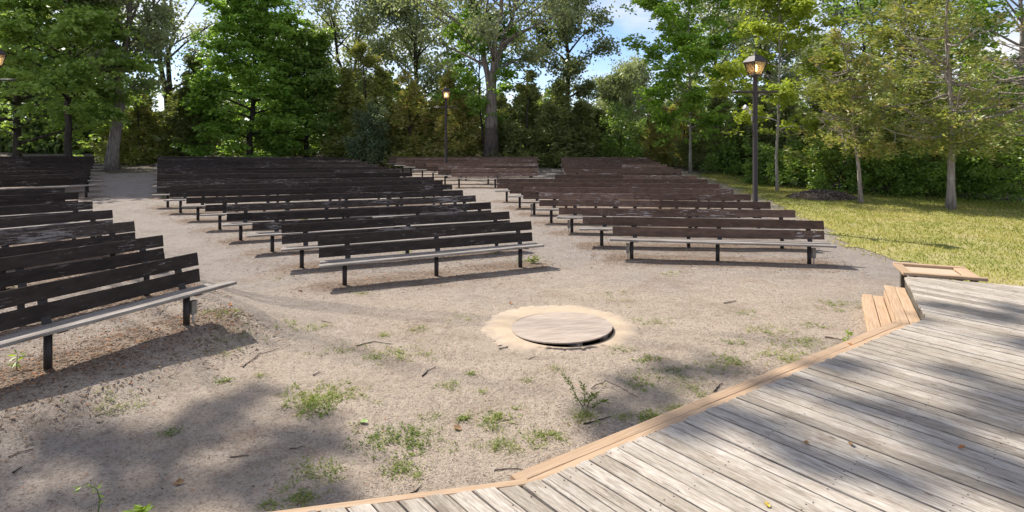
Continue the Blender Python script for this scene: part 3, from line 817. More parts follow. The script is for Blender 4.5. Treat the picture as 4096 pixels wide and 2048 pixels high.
def frustum(s0, s1, z0, z1):
    V = [(-s0, -s0, z0), (s0, -s0, z0), (s0, s0, z0), (-s0, s0, z0), (-s1, -s1, z1), (s1, -s1, z1), (s1, s1, z1), (-s1, s1, z1)]
    return V, [(0,3,2,1),(4,5,6,7),(0,1,5,4),(1,2,6,5),(2,3,7,6),(3,0,4,7)]
def lamp_post(p, rz, label, lift=0.0, flood=False):
    z = lift
    root = empty('lamp_post', p); tag(root, label, 'lamp post', 'brown lantern lamp posts'); root.rotation_euler = (0, 0, rz)
    V, F = lathe([(0.095, -0.2), (0.095, 0.10), (0.073, 0.13), (0.071, 4.30+z), (0.073, 4.32+z)], 20)
    pyobj('pole', V, F, M['lamp'], root, smooth=True)
    T = Tubes(10); T.add([(-0.665, 0, 3.98+z), (-0.3, 0, 3.98+z), (0.3, 0, 3.98+z), (0.665, 0, 3.98+z)], [0.036]*4); cb = T.build('ladder_rest', M['lamp'], root)
    cb.rotation_euler = (0, 0, -rz)
    V, F = lathe([(0.062, 4.30+z), (0.058, 4.36+z), (0.075, 4.42+z), (0.115, 4.465+z), (0.118, 4.485+z)], 16); pyobj('collar', V, F, M['lamp'], root, smooth=True)
    zb, zt_ = 4.485+z, 4.87+z; sb, st = 0.128, 0.232
    lant = pyobj('lantern_frame', *frustum(sb+0.012, sb+0.006, zb-0.012, zb+0.012), M['lamp'], root)
    for (sx, sy) in ((-1, -1), (1, -1), (1, 1), (-1, 1)):
        T = Tubes(6); T.add([(sx*sb, sy*sb, zb), (sx*st, sy*st, zt_)], [0.013, 0.013]); T.build('corner_bar', M['lamp'], lant)
    for q_ in range(4):
        a = q_*math.pi/2; c, s_ = math.cos(a), math.sin(a)
        pts_ = [(-sb, -sb+0.004, zb+0.012), (sb, -sb+0.004, zb+0.012), (st, -st+0.004, zt_-0.004), (-st, -st+0.004, zt_-0.004)]
        pts2 = [(x, y+0.004, zz_) for x, y, zz_ in pts_]
        VV = [(x*c-y*s_, x*s_+y*c, zz_) for x, y, zz_ in pts_+pts2]
        pyobj('glass_pane', VV, [(0,1,2,3),(7,6,5,4),(0,4,5,1),(1,5,6,2),(2,6,7,3),(3,7,4,0)], M['glass'], lant)
    roof = pyobj('lantern_roof', *frustum(st+0.02, 0.125, zt_, 5.045+z), M['lamp'], root)
    V, F = frustum(st+0.028, st+0.028, zt_-0.016, zt_-0.001); pyobj('roof_rim', V, F, M['lamp'], roof)
    V, F = lathe([(0.105, 5.046+z), (0.10, 5.07+z), (0.05, 5.095+z), (0.032, 5.12+z), (0.03, 5.15+z), (0.012, 5.165+z), (0.014, 5.20+z), (0.004, 5.23+z)], 14); pyobj('finial', V, F, M['lamp'], roof, smooth=True)
    V, F = lathe([(0.045, zb+0.012), (0.045, zb+0.10)], 12); pyobj('lamp_socket', V, F, M['lamp'], root, smooth=True)
    V, F = lathe([(0.05, zb+0.105), (0.062, zb+0.14), (0.062, zb+0.28), (0.05, zb+0.30)], 14); pyobj('bulb', V, F, M['bulb'], root, smooth=True)
    return root
P_LAMP = at(3021, 17.8)
lamp_post(P_LAMP, R(20), 'tall brown lamp post standing at the edge of the lawn')
lamp_post(at(1784, 33.6), R(14), 'distant brown lamp post among the rear middle benches')
lp = at(-10, 21.3); lamp_post(lp, R(40), 'lamp post whose lantern is cut by the left picture edge', lift=0.62-lp.z)
# small flood light clamped to the near lamp post
fl = empty('flood_light', P_LAMP+Vector((-0.16, -0.02, 3.45))); tag(fl, 'small grey flood light clamped on the near lamp post', 'flood light')
V, F = lathe([(0.03, 0), (0.055, 0.03), (0.075, 0.10), (0.078, 0.15), (0.07, 0.155)], 14); o = pyobj('light_head', V, F, M['conduit'], fl, (-0.05, 0, 0.02), smooth=True); o.rotation_euler = (0.2, R(-65), 0)
V, F = box_vf(0.05, 0.05, 0.13); pyobj('bracket', V, F, M['conduit'], fl, (0.0, 0, -0.06))
V, F = box_vf(0.17, 0.02, 0.02); pyobj('clamp_arm', V, F, M['lamp'], fl, (0.085, 0, -0.07))
V, F = box_vf(0.035, 0.03, 0.16); pyobj('junction_box', V, F, M['grey_pvc'], fl, (0.055, 0, -0.26))
T = Tubes(6); T.add([(0.06, 0, -0.34), (0.05, -0.01, -0.5), (0.075, -0.02, -0.65), (0.085, -0.02, -0.8)], [0.008]*4); T.build('cable', M['steel'], fl)

# ------------------------------------------------------------------ trees
def unit(a): return a/(np.linalg.norm(a, axis=-1, keepdims=True)+1e-9)
def wander(r, P0, P1, n, amp):
    t = np.linspace(0, 1, n)[:, None]; P = P0*(1-t)+P1*t
    w = np.cumsum(r.normal(0, amp, (n, 3)), 0); w -= w[0]; w[:, 2] *= 0.3
    return P+w*np.minimum(1, t*3)
class Tree:
    def __init__(s, name, label, cat, group, loc, seed, bark, leaf):
        s.root = empty(name, loc); tag(s.root, label, cat, group)
        s.r = np.random.default_rng(seed); s.T = Tubes(7); s.bark = bark; s.leaf = leaf
        s.C = []; s.A = []; s.N = []; s.L = []; s.W = []; s.tint = []
    def leaves(s, C, A, Nn, L, W, tint):
        s.C.append(C); s.A.append(A); s.N.append(Nn); s.L.append(np.broadcast_to(L, (len(C),))); s.W.append(np.broadcast_to(W, (len(C),))); s.tint.append(np.clip(tint+0.16, 0, 1))
    def build(s):
        if s.T.V: s.T.build('trunk', M[s.bark], s.root)
        if s.C:
            V, F, t = leaf_arrays(np.concatenate(s.C), np.concatenate(s.A), np.concatenate(s.N), np.concatenate(s.L), np.concatenate(s.W), np.concatenate(s.tint))
            npobj('crown', V, F, M[s.leaf], s.root, attrs={'tint': t})
        return s.root
    def clumps(s, anchors, per, rx, rz, L, W, mode='layer', spread=0.25, tint0=0.5):
        """leaf bunches round anchor points: 'layer' = flat sprays (maple), 'ball' = loose bunches (poplar)"""
        r = s.r; n = len(anchors)
        if n == 0: return
        k = np.maximum(1, r.poisson(per, n)); idx_ = np.repeat(np.arange(n), k); m = len(idx_)
        sc = r.uniform(0.6, 1.35, n)[idx_]
        if mode == 'layer':
            ang = r.uniform(0, 2*np.pi, m); rad = np.sqrt(r.random(m))*rx*sc
            tilt = r.normal(0, 0.22, (n, 2))[idx_]
            ox, oy = rad*np.cos(ang), rad*np.sin(ang)
            oz = r.normal(0, rz, m)*sc+tilt[:, 0]*ox+tilt[:, 1]*oy-0.16*rad*rad/max(rx, 1e-3)
            O = np.stack([ox, oy, oz], 1)
            Nn = unit(np.stack([r.normal(0, 0.75, m), r.normal(0, 0.75, m), np.ones(m)*0.85], 1))
            A = unit(np.stack([np.cos(ang)+r.normal(0, 0.5, m), np.sin(ang)+r.normal(0, 0.5, m), r.normal(-0.25, 0.25, m)], 1))
        else:
            O = r.normal(0, 1, (m, 3))*np.array([rx, rx, rz])*sc[:, None]*0.6
            Nn = unit(r.normal(0, 1, (m, 3))+np.array([0, 0, 0.5])); A = unit(r.normal(0, 1, (m, 3))+np.array([0, 0, -0.5]))
        tint = tint0+r.normal(0, 0.16, n)[idx_]+r.normal(0, 0.16, m)
        s.leaves(anchors[idx_]+O, A, Nn, L*r.uniform(0.65, 1.3, m), W*r.uniform(0.65, 1.3, m), tint)

def broadleaf(name, label, loc, seed, height, crown_base, radius, prof, n_limbs, trunk_r, bark, leaf, cat='tree', group=None, elev=(15, 65), twigs=5,
              per=40, rx=0.55, rz=0.12, L=0.17, W=0.13, mode='layer', lean=(0, 0), forks=1, limb_r=0.3, fill=0, droop=0.0, low=0.0, tint0=0.5, wob=None):
    t = Tree(name, label, cat, group, loc, seed, bark, leaf); r = t.r
    wob = wob or min(0.16, 0.02+trunk_r*0.3)
    anchors = []
    stems = []
    for f in range(forks):
        off = np.array([0., 0, 0]) if forks == 1 else np.array([math.cos(f*6.283/forks+seed), math.sin(f*6.283/forks+seed), 0])*radius*0.38
        top = np.array([lean[0], lean[1], height])+off*(1.0 if forks > 1 else 0)
        hf = height*crown_base*0.85
        if forks == 1: P = wander(r, np.array([0, 0, -0.25]), top, 12, wob)
        else:
            base = np.array([[0, 0, -0.25], [lean[0]*0.1, lean[1]*0.1, hf*0.5], [lean[0]*0.25, lean[1]*0.25, hf]])
            P = np.concatenate([base, wander(r, base[-1]+(top-base[-1])*0.1, top, 10, wob)])
        n = len(P); tt = np.clip(P[:, 2]/height, 0, 1)
        rad = trunk_r*((1-tt)**0.8*0.85+0.08)*(1 if forks == 1 else 1)
        if forks > 1: rad[3:] *= 0.62
        rad[0] *= 1.35; rad[1:2] *= 1.05
        t.T.add(P, rad, 9); stems.append((P, rad))
    for i in range(n_limbs):
        P, rad = stems[i % len(stems)]
        q_ = crown_base+(1-crown_base)*((i+0.5)/n_limbs)**0.85*0.97
        z = q_*height
        j = min(np.searchsorted(P[:, 2], z), len(P)-1); f = 0 if j == 0 else (z-P[j-1, 2])/max(1e-3, P[j, 2]-P[j-1, 2])
        S = P[j-1]*(1-f)+P[j]*f if j else P[0]
        cq = (q_-crown_base)/(1-crown_base)
        az = i*2.39996+r.normal(0, 0.35)
        el = R(elev[0]+(elev[1]-elev[0])*cq+r.normal(0, 8))
        Ln = radius*prof(cq)*r.uniform(0.72, 1.12)/max(0.35, math.cos(el))
        Ln = min(Ln, radius*1.5)
        d = np.array([math.cos(az)*math.cos(el), math.sin(az)*math.cos(el), math.sin(el)])
        E = S+d*Ln+np.array([0, 0, -droop*Ln])
        m = 6; tt = np.linspace(0, 1, m)[:, None]
        Q = S*(1-tt)+E*tt+np.array([0, 0, 1])*(tt*(1-tt))*Ln*(0.18+droop*0.8)
        Q = Q+np.cumsum(r.normal(0, 0.045*Ln**0.7, (m, 3)), 0)*tt
        br = max(0.012, min(rad[min(j, len(rad)-1)]*0.6, limb_r*0.05*Ln+0.02))
        t.T.add(Q, br*(1-0.85*tt[:, 0])+0.006, 5)
        anchors.append(Q[-1]); anchors.append(Q[-2])
        for w in range(twigs):
            ff = r.uniform(0.28, 1.0); k0 = min(int(ff*(m-1)), m-2); B0 = Q[k0]+(Q[k0+1]-Q[k0])*(ff*(m-1)-k0)
            td = unit(d+r.normal(0, 0.65, 3)+np.array([0, 0, 0.12])); tl = Ln*r.uniform(0.18, 0.45)*(1.15-ff*0.5)
            B1 = B0+td*tl; t.T.add([B0, (B0+B1)/2+r.normal(0, 0.03, 3), B1], [br*0.3+0.005, br*0.2+0.004, 0.004], 4)
            anchors.append(B1); anchors.append((B0+B1)/2+r.normal(0, 0.12, 3))
    anchors = np.array(anchors)
    if fill:                                         # further bunches through the crown's volume
        zz_ = r.random(fill)**0.9; az = r.uniform(0, 6.283, fill); rr_ = np.sqrt(r.uniform(0.5, 1.05, fill))
        pr = np.array([prof(v) for v in zz_])*radius*rr_*r.uniform(0.85, 1.05, fill)
        zb = height*crown_base-low
        anchors = np.concatenate([anchors, np.stack([pr*np.cos(az)+lean[0]*zz_, pr*np.sin(az)+lean[1]*zz_, zb+(height-zb)*zz_], 1)])
    t.clumps(anchors, per, rx, rz, L, W, mode, tint0=tint0)
    return t.build()

def cedar(name, label, loc, seed, height, radius, n, leaf, bark='bark_dark', group=None, base=0.1, L=0.30, W=0.075, per=7, trunk_r=0.14, lean=(0, 0), power=0.75,
          limbs=0, bare=0.0, inner=0.35, cat='tree', limb_len=1.0, tint0=0.45, lump=0.45, dead=0, leaders=4):
    """upright evergreen: fans of flat sprays on a tapering column"""
    t = Tree(name, label, cat, group, loc, seed, bark, leaf); r = t.r
    P = wander(r, np.array([0., 0, -0.25]), np.array([lean[0], lean[1], height]), 10, 0.06)
    rad = trunk_r*(1-np.linspace(0, 1, 10)*0.9); rad[0] *= 1.5; rad[1] *= 1.05; t.T.add(P, rad, 9)
    ph = r.uniform(0, 6.28, 6)
    def R_of(c, az):                                     # lumpy column
        lo = 1+lump*(0.5*np.sin(3*az+ph[0]+c*5)+0.5*np.sin(2*az+ph[1]-c*9)+0.45*np.sin(5*az+ph[2]+c*17))
        return radius*np.clip((1-c)**power*1.08, 0.03, 1)*np.clip((c+0.06)*7, 0.45, 1)*lo
    nl = max(12, n//13); li = r.integers(0, nl, n)
    cl = r.random(nl)**1.2; azl = r.uniform(0, 6.283, nl); ll = r.uniform(0.5, 1.3, nl)
    if leaders > 1:                                    # several leaders grown together
        lo_ = r.uniform(0, 6.283, leaders); lr_ = np.concatenate([[0], r.uniform(0.35, 0.75, leaders-1)])*radius
        lh_ = np.concatenate([[1.0], r.uniform(0.5, 0.92, leaders-1)]); ls_ = np.concatenate([[0.72], r.uniform(0.5, 0.72, leaders-1)])
        lj = r.integers(0, leaders, nl)
    else: lo_ = lr_ = np.zeros(1); lh_ = ls_ = np.ones(1); lj = np.zeros(nl, int)
    c = cl[li]; az = azl[li]+r.normal(0, 0.10, n)
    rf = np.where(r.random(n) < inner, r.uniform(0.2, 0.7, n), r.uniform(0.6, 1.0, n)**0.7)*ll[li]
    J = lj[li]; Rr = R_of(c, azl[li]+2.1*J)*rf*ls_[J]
    def axis(z):
        return np.stack([np.interp(z, P[:, 2], P[:, 0]), np.interp(z, P[:, 2], P[:, 1])], 1)
    z = height*(base+(1-base)*c*lh_[J])
    ax_ = axis(z); ax_[:, 0] += lr_[J]*np.cos(lo_[J]); ax_[:, 1] += lr_[J]*np.sin(lo_[J]); sp = 0.05+0.07*radius*(1-0.6*c)
    an = np.stack([ax_[:, 0]+Rr*np.cos(az), ax_[:, 1]+Rr*np.sin(az), z-0.30*Rr*(1.25-rf)+0.05*Rr+r.normal(0, sp, n)], 1)
    an[:, :2] += r.normal(0, 1, (n, 2))*sp[:, None]
    an[:, 2] = np.maximum(an[:, 2], 0.12)
    k = np.maximum(1, r.poisson(per, n)); ii = np.repeat(np.arange(n), k); m = len(ii)
    out = np.stack([np.cos(az), np.sin(az), np.zeros(n)], 1)[ii]
    side = np.stack([-np.sin(az), np.cos(az), np.zeros(n)], 1)[ii]
    fan = r.normal(0, 0.7, m); lift = r.normal(0.12, 0.45, m)
    A = unit(out*(0.8+0.3*r.random((m, 1)))+side*fan[:, None]+np.array([0, 0, 1.])*lift[:, None])
    Nn = unit(side*r.normal(0, 1, (m, 1))+out*r.normal(0, .6, (m, 1))+np.array([0, 0, 1.])*r.normal(0.5, 0.6, (m, 1)))
    sc = r.uniform(0.6, 1.3, m)
    C = an[ii]+A*(L*sc*0.45)[:, None]+r.normal(0, L*0.42, (m, 3))
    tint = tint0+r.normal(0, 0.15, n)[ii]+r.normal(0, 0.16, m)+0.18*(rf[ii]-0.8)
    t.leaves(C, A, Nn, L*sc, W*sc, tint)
    for i in range(limbs):                               # visible grey limbs
        cc = r.uniform(0.02, 0.92); a = r.uniform(0, 6.283); z0 = height*(base*0.9+(1-base*0.9)*cc)
        S = np.array([np.interp(z0, P[:, 2], P[:, 0]), np.interp(z0, P[:, 2], P[:, 1]), z0])
        ln = float(R_of(np.array([cc]), np.array([a]))[0])*r.uniform(0.7, 1.1)*limb_len
        d = np.array([math.cos(a), math.sin(a), r.normal(0.05, 0.2)])
        q_ = np.linspace(0, 1, 6)[:, None]
        Q = S+d*ln*q_+np.array([0, 0, 1.])*(q_**2*0.22-0.28*q_*(1-q_))*ln+np.cumsum(r.normal(0, 0.025*ln, (6, 3)), 0)*q_
        t.T.add(Q, (0.022+0.006*ln)*(1-0.85*q_[:, 0])+0.004, 5)
        for w in range(4 if dead else 2):
            f = r.integers(2, 5); B0 = Q[f]; B1 = B0+unit(d+r.normal(0, 0.7, 3))*ln*r.uniform(0.15, 0.4)
            t.T.add([B0, (B0+B1)/2+r.normal(0, 0.04, 3), B1], [0.010, 0.008, 0.005], 4)
    return t.build()

P_MAPLE = lambda c: max(0.12, math.sin(math.pi*min(1, 0.18+0.80*c))**0.7)
P_EGG = lambda c: max(0.08, (1-c)**0.55*min(1.0, 0.72+c*1.6))
P_ROUND = lambda c: max(0.1, math.sqrt(max(0, 1-(2*c*0.92-0.78)**2)))
P_CONE = lambda c: max(0.10, (1-c)**0.7*(0.55+0.45*min(1, c*5)))
P_TALL = lambda c: max(0.16, math.sin(math.pi*min(1, 0.12+0.84*c))**0.6)

G_WOOD = 'trees along the edge of the wood'
G_LEFT = 'maples behind the left benches'
G_CEDAR = 'cedars behind the rear benches'
G_POP = 'tall cottonwoods above the wood'
G_RIGHT = 'trees standing on the lawn edge'

# --- left side
broadleaf('maple_tree', 'big backlit maple filling the upper left corner', at(70, 39), 11, 12.6, 0.08, 6.8, P_EGG, 38, 0.26, 'bark_dark', 'lf_maple', group=G_LEFT, elev=(2, 55), twigs=7, per=64, rx=0.75, rz=0.085, L=0.24, W=0.18, fill=101, low=1.2)
broadleaf('maple_tree', 'dark green maple left of the thick furrowed trunk', at(270, 33.2), 12, 10.6, 0.30, 3.9, P_MAPLE, 32, 0.22, 'bark_dark', 'lf_maple', group=G_LEFT, elev=(0, 55), twigs=7, per=64, rx=0.7, rz=0.085, L=0.24, W=0.18, fill=87, low=0.2, tint0=0.42)
broadleaf('cottonwood_tree', 'old cottonwood with thick furrowed trunk by the aisle end', at(447, 35.5), 13, 12, 0.36, 2.8, P_TALL, 26, 0.38, 'bark', 'lf_poplar', group=G_POP, elev=(22, 62), twigs=6, per=50, rx=0.75, rz=0.5, L=0.21, W=0.17, mode='ball', limb_r=0.7, fill=0)
broadleaf('cottonwood_tree', 'twin-stemmed cottonwood silhouetted in the sky gap at left', at(690, 47), 14, 15, 0.32, 5.6, P_TALL, 18, 0.48, 'bark_dark', 'lf_poplar', group=G_POP, elev=(25, 62), twigs=5, per=20, rx=0.8, rz=0.55, L=0.24, W=0.19, mode='ball', limb_r=0.8, forks=2, lean=(-1.0, 0))
cedar('cedar_tree', 'dark shaded cedar left of the round maple', at(765, 43), 15, 8.0, 2.0, 1900, 'lf_cedar_dark', group=G_CEDAR, per=11, L=0.34, W=0.10)
cedar('cedar_tree', 'low green cedar bush beside the thick trunk', at(545, 41), 16, 4.6, 2.4, 1500, 'lf_cedar', group=G_CEDAR, per=11, L=0.34, W=0.10, base=0.03)
cedar('cedar_tree', 'dark cedar filling the gap behind the thick trunk', at(600, 47), 17, 4.6, 2.4, 1300, 'lf_cedar_dark', group=G_CEDAR, per=11, L=0.36, W=0.11, base=0.03)
broadleaf('maple_tree', 'round bright maple behind the dark centre benches', at(1000, 44), 18, 11.6, 0.06, 5.5, P_EGG, 40, 0.24, 'bark_dark', 'lf_bright', group=G_WOOD, elev=(-4, 62), twigs=7, per=64, rx=0.72, rz=0.085, L=0.24, W=0.18, fill=330, low=0.4, tint0=0.3)
broadleaf('maple_tree', 'shaded dark maple right of the round bright maple', at(1225, 46), 19, 8.8, 0.06, 4.2, P_EGG, 28, 0.20, 'bark_dark', 'lf_maple', group=G_WOOD, elev=(-4, 60), twigs=6, per=62, rx=0.7, rz=0.085, L=0.25, W=0.18, fill=108, low=0.3, tint0=0.2)
# --- centre
broadleaf('cottonwood_tree', 'airy cottonwood with spreading bare limbs left of centre', at(1400, 54), 20, 17, 0.22, 5.2, P_TALL, 34, 0.36, 'bark_dark', 'lf_poplar', group=G_POP, elev=(25, 62), twigs=7, per=34, rx=0.8, rz=0.55, L=0.27, W=0.21, mode='ball', limb_r=0.6, forks=2)
broadleaf('cottonwood_tree', 'grey-green cottonwood filling the sky above the far lamp', at(1660, 56), 21, 16, 0.20, 5.6, P_TALL, 32, 0.32, 'bark_dark', 'lf_poplar', group=G_POP, elev=(20, 62), twigs=7, per=46, rx=0.85, rz=0.6, L=0.28, W=0.21, mode='ball', limb_r=0.6)
cedar('cedar_tree', 'tall brown-green cedar left of the far lamp', at(1455, 45), 22, 9.4, 2.5, 2700, 'lf_cedar', group=G_CEDAR, per=11, L=0.33, W=0.10, tint0=0.30)
cedar('cedar_tree', 'sunlit yellow-green cedar directly left of the far lamp', at(1640, 43), 23, 7.4, 2.7, 2800, 'lf_cedar', group=G_CEDAR, per=11, L=0.32, W=0.10, tint0=0.6, base=0.03)
cedar('cedar_tree', 'sunlit yellow-green cedar between far lamp and big trunk', at(1800, 43.5), 24, 7.0, 2.2, 2500, 'lf_cedar', group=G_CEDAR, per=11, L=0.32, W=0.10, tint0=0.62, base=0.03)
broadleaf('shrub', 'blue-green bushy shrub at the end of the centre benches', at(1475, 41.5), 25, 2.9, 0.1, 1.5, P_ROUND, 16, 0.05, 'bark_dark', 'lf_blue', cat='shrub', group='undergrowth shrubs', elev=(15, 65), twigs=4, per=26, rx=0.4, rz=0.2, L=0.16, W=0.10, fill=70, low=0.3)
broadleaf('cottonwood_tree', 'massive cottonwood with forked grey trunk at picture centre', at(1965, 41.3), 26, 15.5, 0.42, 7.0, P_TALL, 40, 0.52, 'bark', 'lf_poplar', group=G_POP, elev=(18, 60), twigs=7, per=46, rx=0.75, rz=0.5, L=0.22, W=0.18, mode='ball', limb_r=0.9, forks=3)
broadleaf('maple_tree', 'young green maple growing round the massive forked trunk', at(1935, 42.2), 27, 10.5, 0.30, 2.6, P_MAPLE, 24, 0.10, 'bark_dark', 'lf_bright', group=G_WOOD, elev=(0, 55), twigs=5, per=36, rx=0.6, rz=0.085, L=0.23, W=0.17, fill=6, tint0=0.3)
cedar('cedar_tree', 'dark drooping cedar right of the massive forked trunk', at(2110, 43.5), 28, 7.0, 2.9, 2700, 'lf_cedar_dark', group=G_CEDAR, per=11, L=0.33, W=0.10, base=0.03, tint0=0.65, leaders=7)
cedar('cedar_tree', 'dark cedar behind the aisle of the right block', at(2235, 44.5), 29, 6.2, 2.8, 2300, 'lf_cedar_dark', group=G_CEDAR, per=11, L=0.34, W=0.10, base=0.03, tint0=0.5)
broadleaf('cottonwood_tree', 'slender dark cottonwood left of the blue sky gap', at(2270, 48), 30, 16, 0.30, 3.3, P_TALL, 28, 0.26, 'bark_dark', 'lf_poplar', group=G_POP, elev=(15, 60), twigs=7, per=46, rx=0.6, rz=0.45, L=0.24, W=0.19, mode='ball', limb_r=0.6, tint0=0.3)
cedar('pine_tree', 'dark brownish pine below the blue sky gap', at(2365, 46), 31, 6.4, 1.8, 1900, 'lf_cedar_dark', group=G_CEDAR, per=11, L=0.32, W=0.08, base=0.05, tint0=0.8)
broadleaf('poplar_tree', 'pale distant poplar in the sky gap', at(2530, 78), 32, 8.6, 0.15, 3.0, P_TALL, 26, 0.2, 'bark_dark', 'lf_pale', group='pale distant poplars', elev=(40, 70), twigs=6, per=50, rx=0.7, rz=0.6, L=0.29, W=0.22, mode='ball')
broadleaf('poplar_tree', 'pale far poplar just left of the bright lawn maple', at(2440, 84), 33, 6.0, 0.15, 2.6, P_TALL, 22, 0.2, 'bark_dark', 'lf_pale', group='pale distant poplars', elev=(40, 70), twigs=6, per=46, rx=0.7, rz=0.6, L=0.31, W=0.22, mode='ball')
broadleaf('cottonwood_tree', 'crooked dark cottonwood arching over the pine', at(2415, 50), 34, 6.4, 0.3, 1.6, P_TALL, 14, 0.14, 'bark_dark', 'lf_poplar', group=G_POP, elev=(20, 60), twigs=5, per=34, rx=0.5, rz=0.4, L=0.22, W=0.18, mode='ball', lean=(1.2, 0), tint0=0.3)
broadleaf('shrub', 'bright green shrub at the rear end of right aisle', at(2480, 42.5), 35, 2.3, 0.1, 1.7, P_ROUND, 14, 0.04, 'bark_dark', 'lf_shrub', cat='shrub', group='undergrowth shrubs', elev=(15, 65), twigs=4, per=26, rx=0.42, rz=0.12, L=0.16, W=0.11, fill=60, low=0.2)
# --- right of the gap
broadleaf('maple_tree', 'bright green slender maple behind the right block benches', at(2762, 37), 36, 12.6, 0.20, 3.25, P_MAPLE, 34, 0.105, 'bark_pale', 'lf_lime', group=G_RIGHT, elev=(10, 62), twigs=7, per=51, rx=0.5, rz=0.09, L=0.22, W=0.17, fill=74, low=0.7, tint0=0.62)
broadleaf('maple_tree', 'yellow-green young maple right of the near lamp post', at(3108, 27.2), 37, 9.8, 0.26, 3.3, P_CONE, 26, 0.075, 'bark_pale', 'lf_yellow', group=G_RIGHT, elev=(5, 55), twigs=6, per=46, rx=0.42, rz=0.07, L=0.17, W=0.14, fill=9, tint0=0.5)
broadleaf('cottonwood_tree', 'pale-topped cottonwood rising behind the bright maple', at(2860, 52), 38, 16.5, 0.28, 3.6, P_TALL, 28, 0.26, 'bark_dark', 'lf_poplar', group=G_POP, elev=(20, 62), twigs=6, per=39, rx=0.7, rz=0.5, L=0.25, W=0.19, mode='ball', tint0=0.75)
broadleaf('cottonwood_tree', 'dark windswept cottonwood behind the near lamp', at(3085, 47), 39, 16, 0.26, 3.0, P_TALL, 26, 0.28, 'bark_dark', 'lf_poplar', group=G_POP, elev=(20, 60), twigs=6, per=41, rx=0.65, rz=0.45, L=0.22, W=0.18, mode='ball', tint0=0.4)
broadleaf('poplar_tree', 'pale distant poplar right of the near lamp', at(3260, 72), 40, 10.5, 0.15, 3.2, P_TALL, 24, 0.2, 'bark_dark', 'lf_pale', group='pale distant poplars', elev=(40, 70), twigs=6, per=46, rx=0.75, rz=0.6, L=0.30, W=0.22, mode='ball')
broadleaf('cottonwood_tree', 'leaning cottonwood with forked dark limbs at upper right', at(3530, 42), 41, 14.5, 0.32, 4.2, P_TALL, 24, 0.30, 'bark_dark', 'lf_poplar', group=G_POP, elev=(18, 58), twigs=6, per=39, rx=0.65, rz=0.45, L=0.22, W=0.18, mode='ball', limb_r=0.9, forks=2, lean=(-1.5, 0))
broadleaf('maple_tree', 'green broadleaf tree at the top right behind the cedars', at(3800, 34), 42, 13.5, 0.2, 5.0, P_MAPLE, 30, 0.2, 'bark_grey', 'lf_shrub', group=G_WOOD, elev=(5, 60), twigs=6, per=49, rx=0.65, rz=0.12, L=0.22, W=0.17, fill=54, tint0=0.4)
broadleaf('maple_tree', 'green broadleaf tree behind the bare branches at right edge', at(4080, 30), 43, 13, 0.2, 4.4, P_MAPLE, 26, 0.2, 'bark_grey', 'lf_shrub', group=G_WOOD, elev=(5, 60), twigs=6, per=49, rx=0.6, rz=0.12, L=0.21, W=0.16, fill=54, tint0=0.45)
cedar('cedar_tree', 'thin leaning olive cedar beside the mulch pile', at(3445, 22.9), 44, 6.6, 1.5, 780, 'lf_olive', 'bark_grey', G_RIGHT, base=0.30, L=0.19, W=0.055, per=9, trunk_r=0.085, lean=(-0.55, 0), power=0.5, limbs=34, inner=0.5, tint0=0.5, dead=1, leaders=1)
cedar('cedar_tree', 'sparse olive cedar with pale bare trunk on the lawn', at(3803, 21.3), 45, 9.2, 2.2, 1050, 'lf_olive', 'bark_grey', G_RIGHT, base=0.24, L=0.19, W=0.055, per=9, trunk_r=0.135, lean=(-0.1, 0), power=0.42, limbs=62, inner=0.55, tint0=0.45, dead=1, leaders=1)
cedar('cedar_tree', 'dense olive-green cedar between the two lawn cedars', at(3625, 27), 46, 9.6, 2.6, 2000, 'lf_olive', 'bark_dark', G_RIGHT, base=0.16, L=0.22, W=0.065, per=11, trunk_r=0.14, power=0.5, limbs=26, inner=0.5, tint0=0.35, leaders=1)
cedar('cedar_tree', 'olive cedar behind the thin leaning cedar', at(3380, 28), 47, 6.2, 1.9, 1300, 'lf_olive', 'bark_dark', G_RIGHT, base=0.12, L=0.22, W=0.065, per=11, trunk_r=0.1, power=0.6, limbs=18, inner=0.5, tint0=0.3, leaders=1)
cedar('dead_tree', 'dead tree with bare grey branches at the right edge', at(4210, 21), 48, 9.0, 2.7, 260, 'lf_olive', 'bark_grey', G_RIGHT, base=0.25, L=0.18, W=0.05, per=8, trunk_r=0.13, power=0.25, limbs=70, inner=0.3, tint0=0.7, dead=1, limb_len=1.15, leaders=1)
# dark cedars under the right-hand wood
for i, (px, d, hgt, rad, lab, tt) in enumerate([
        (2600, 44, 4.6, 2.2, 'low dark cedar behind the right block rear rows', 0.7),
        (2720, 45, 5.0, 2.2, 'dark cedar behind the bright slender maple trunk', 0.6),
        (2870, 41, 4.8, 2.3, 'dark cedar between bright maple and near lamp', 0.45),
        (3010, 38, 5.2, 2.3, 'dark cedar seen behind the near lamp pole', 0.35),
        (3150, 36, 5.0, 2.2, 'dark cedar behind the young maple trunk', 0.35),
        (3300, 33, 4.6, 2.0, 'dark cedar behind the mulch pile', 0.4),
        (3560, 31, 4.2, 2.0, 'dark cedar right of the thin leaning cedar', 0.3),
        (3720, 28.5, 3.6, 1.8, 'dark cedar left of the pale bare trunk', 0.3),
        (3940, 27.5, 4.2, 2.0, 'dark cedar right of the pale bare trunk', 0.3)]):
    cedar('cedar_tree', lab, at(px, d), 60+i, hgt, rad, 1300, 'lf_cedar_dark' if i > 1 else 'lf_cedar', group='dark cedars under the right wood', per=8, L=0.28, W=0.09, base=0.02, tint0=tt)
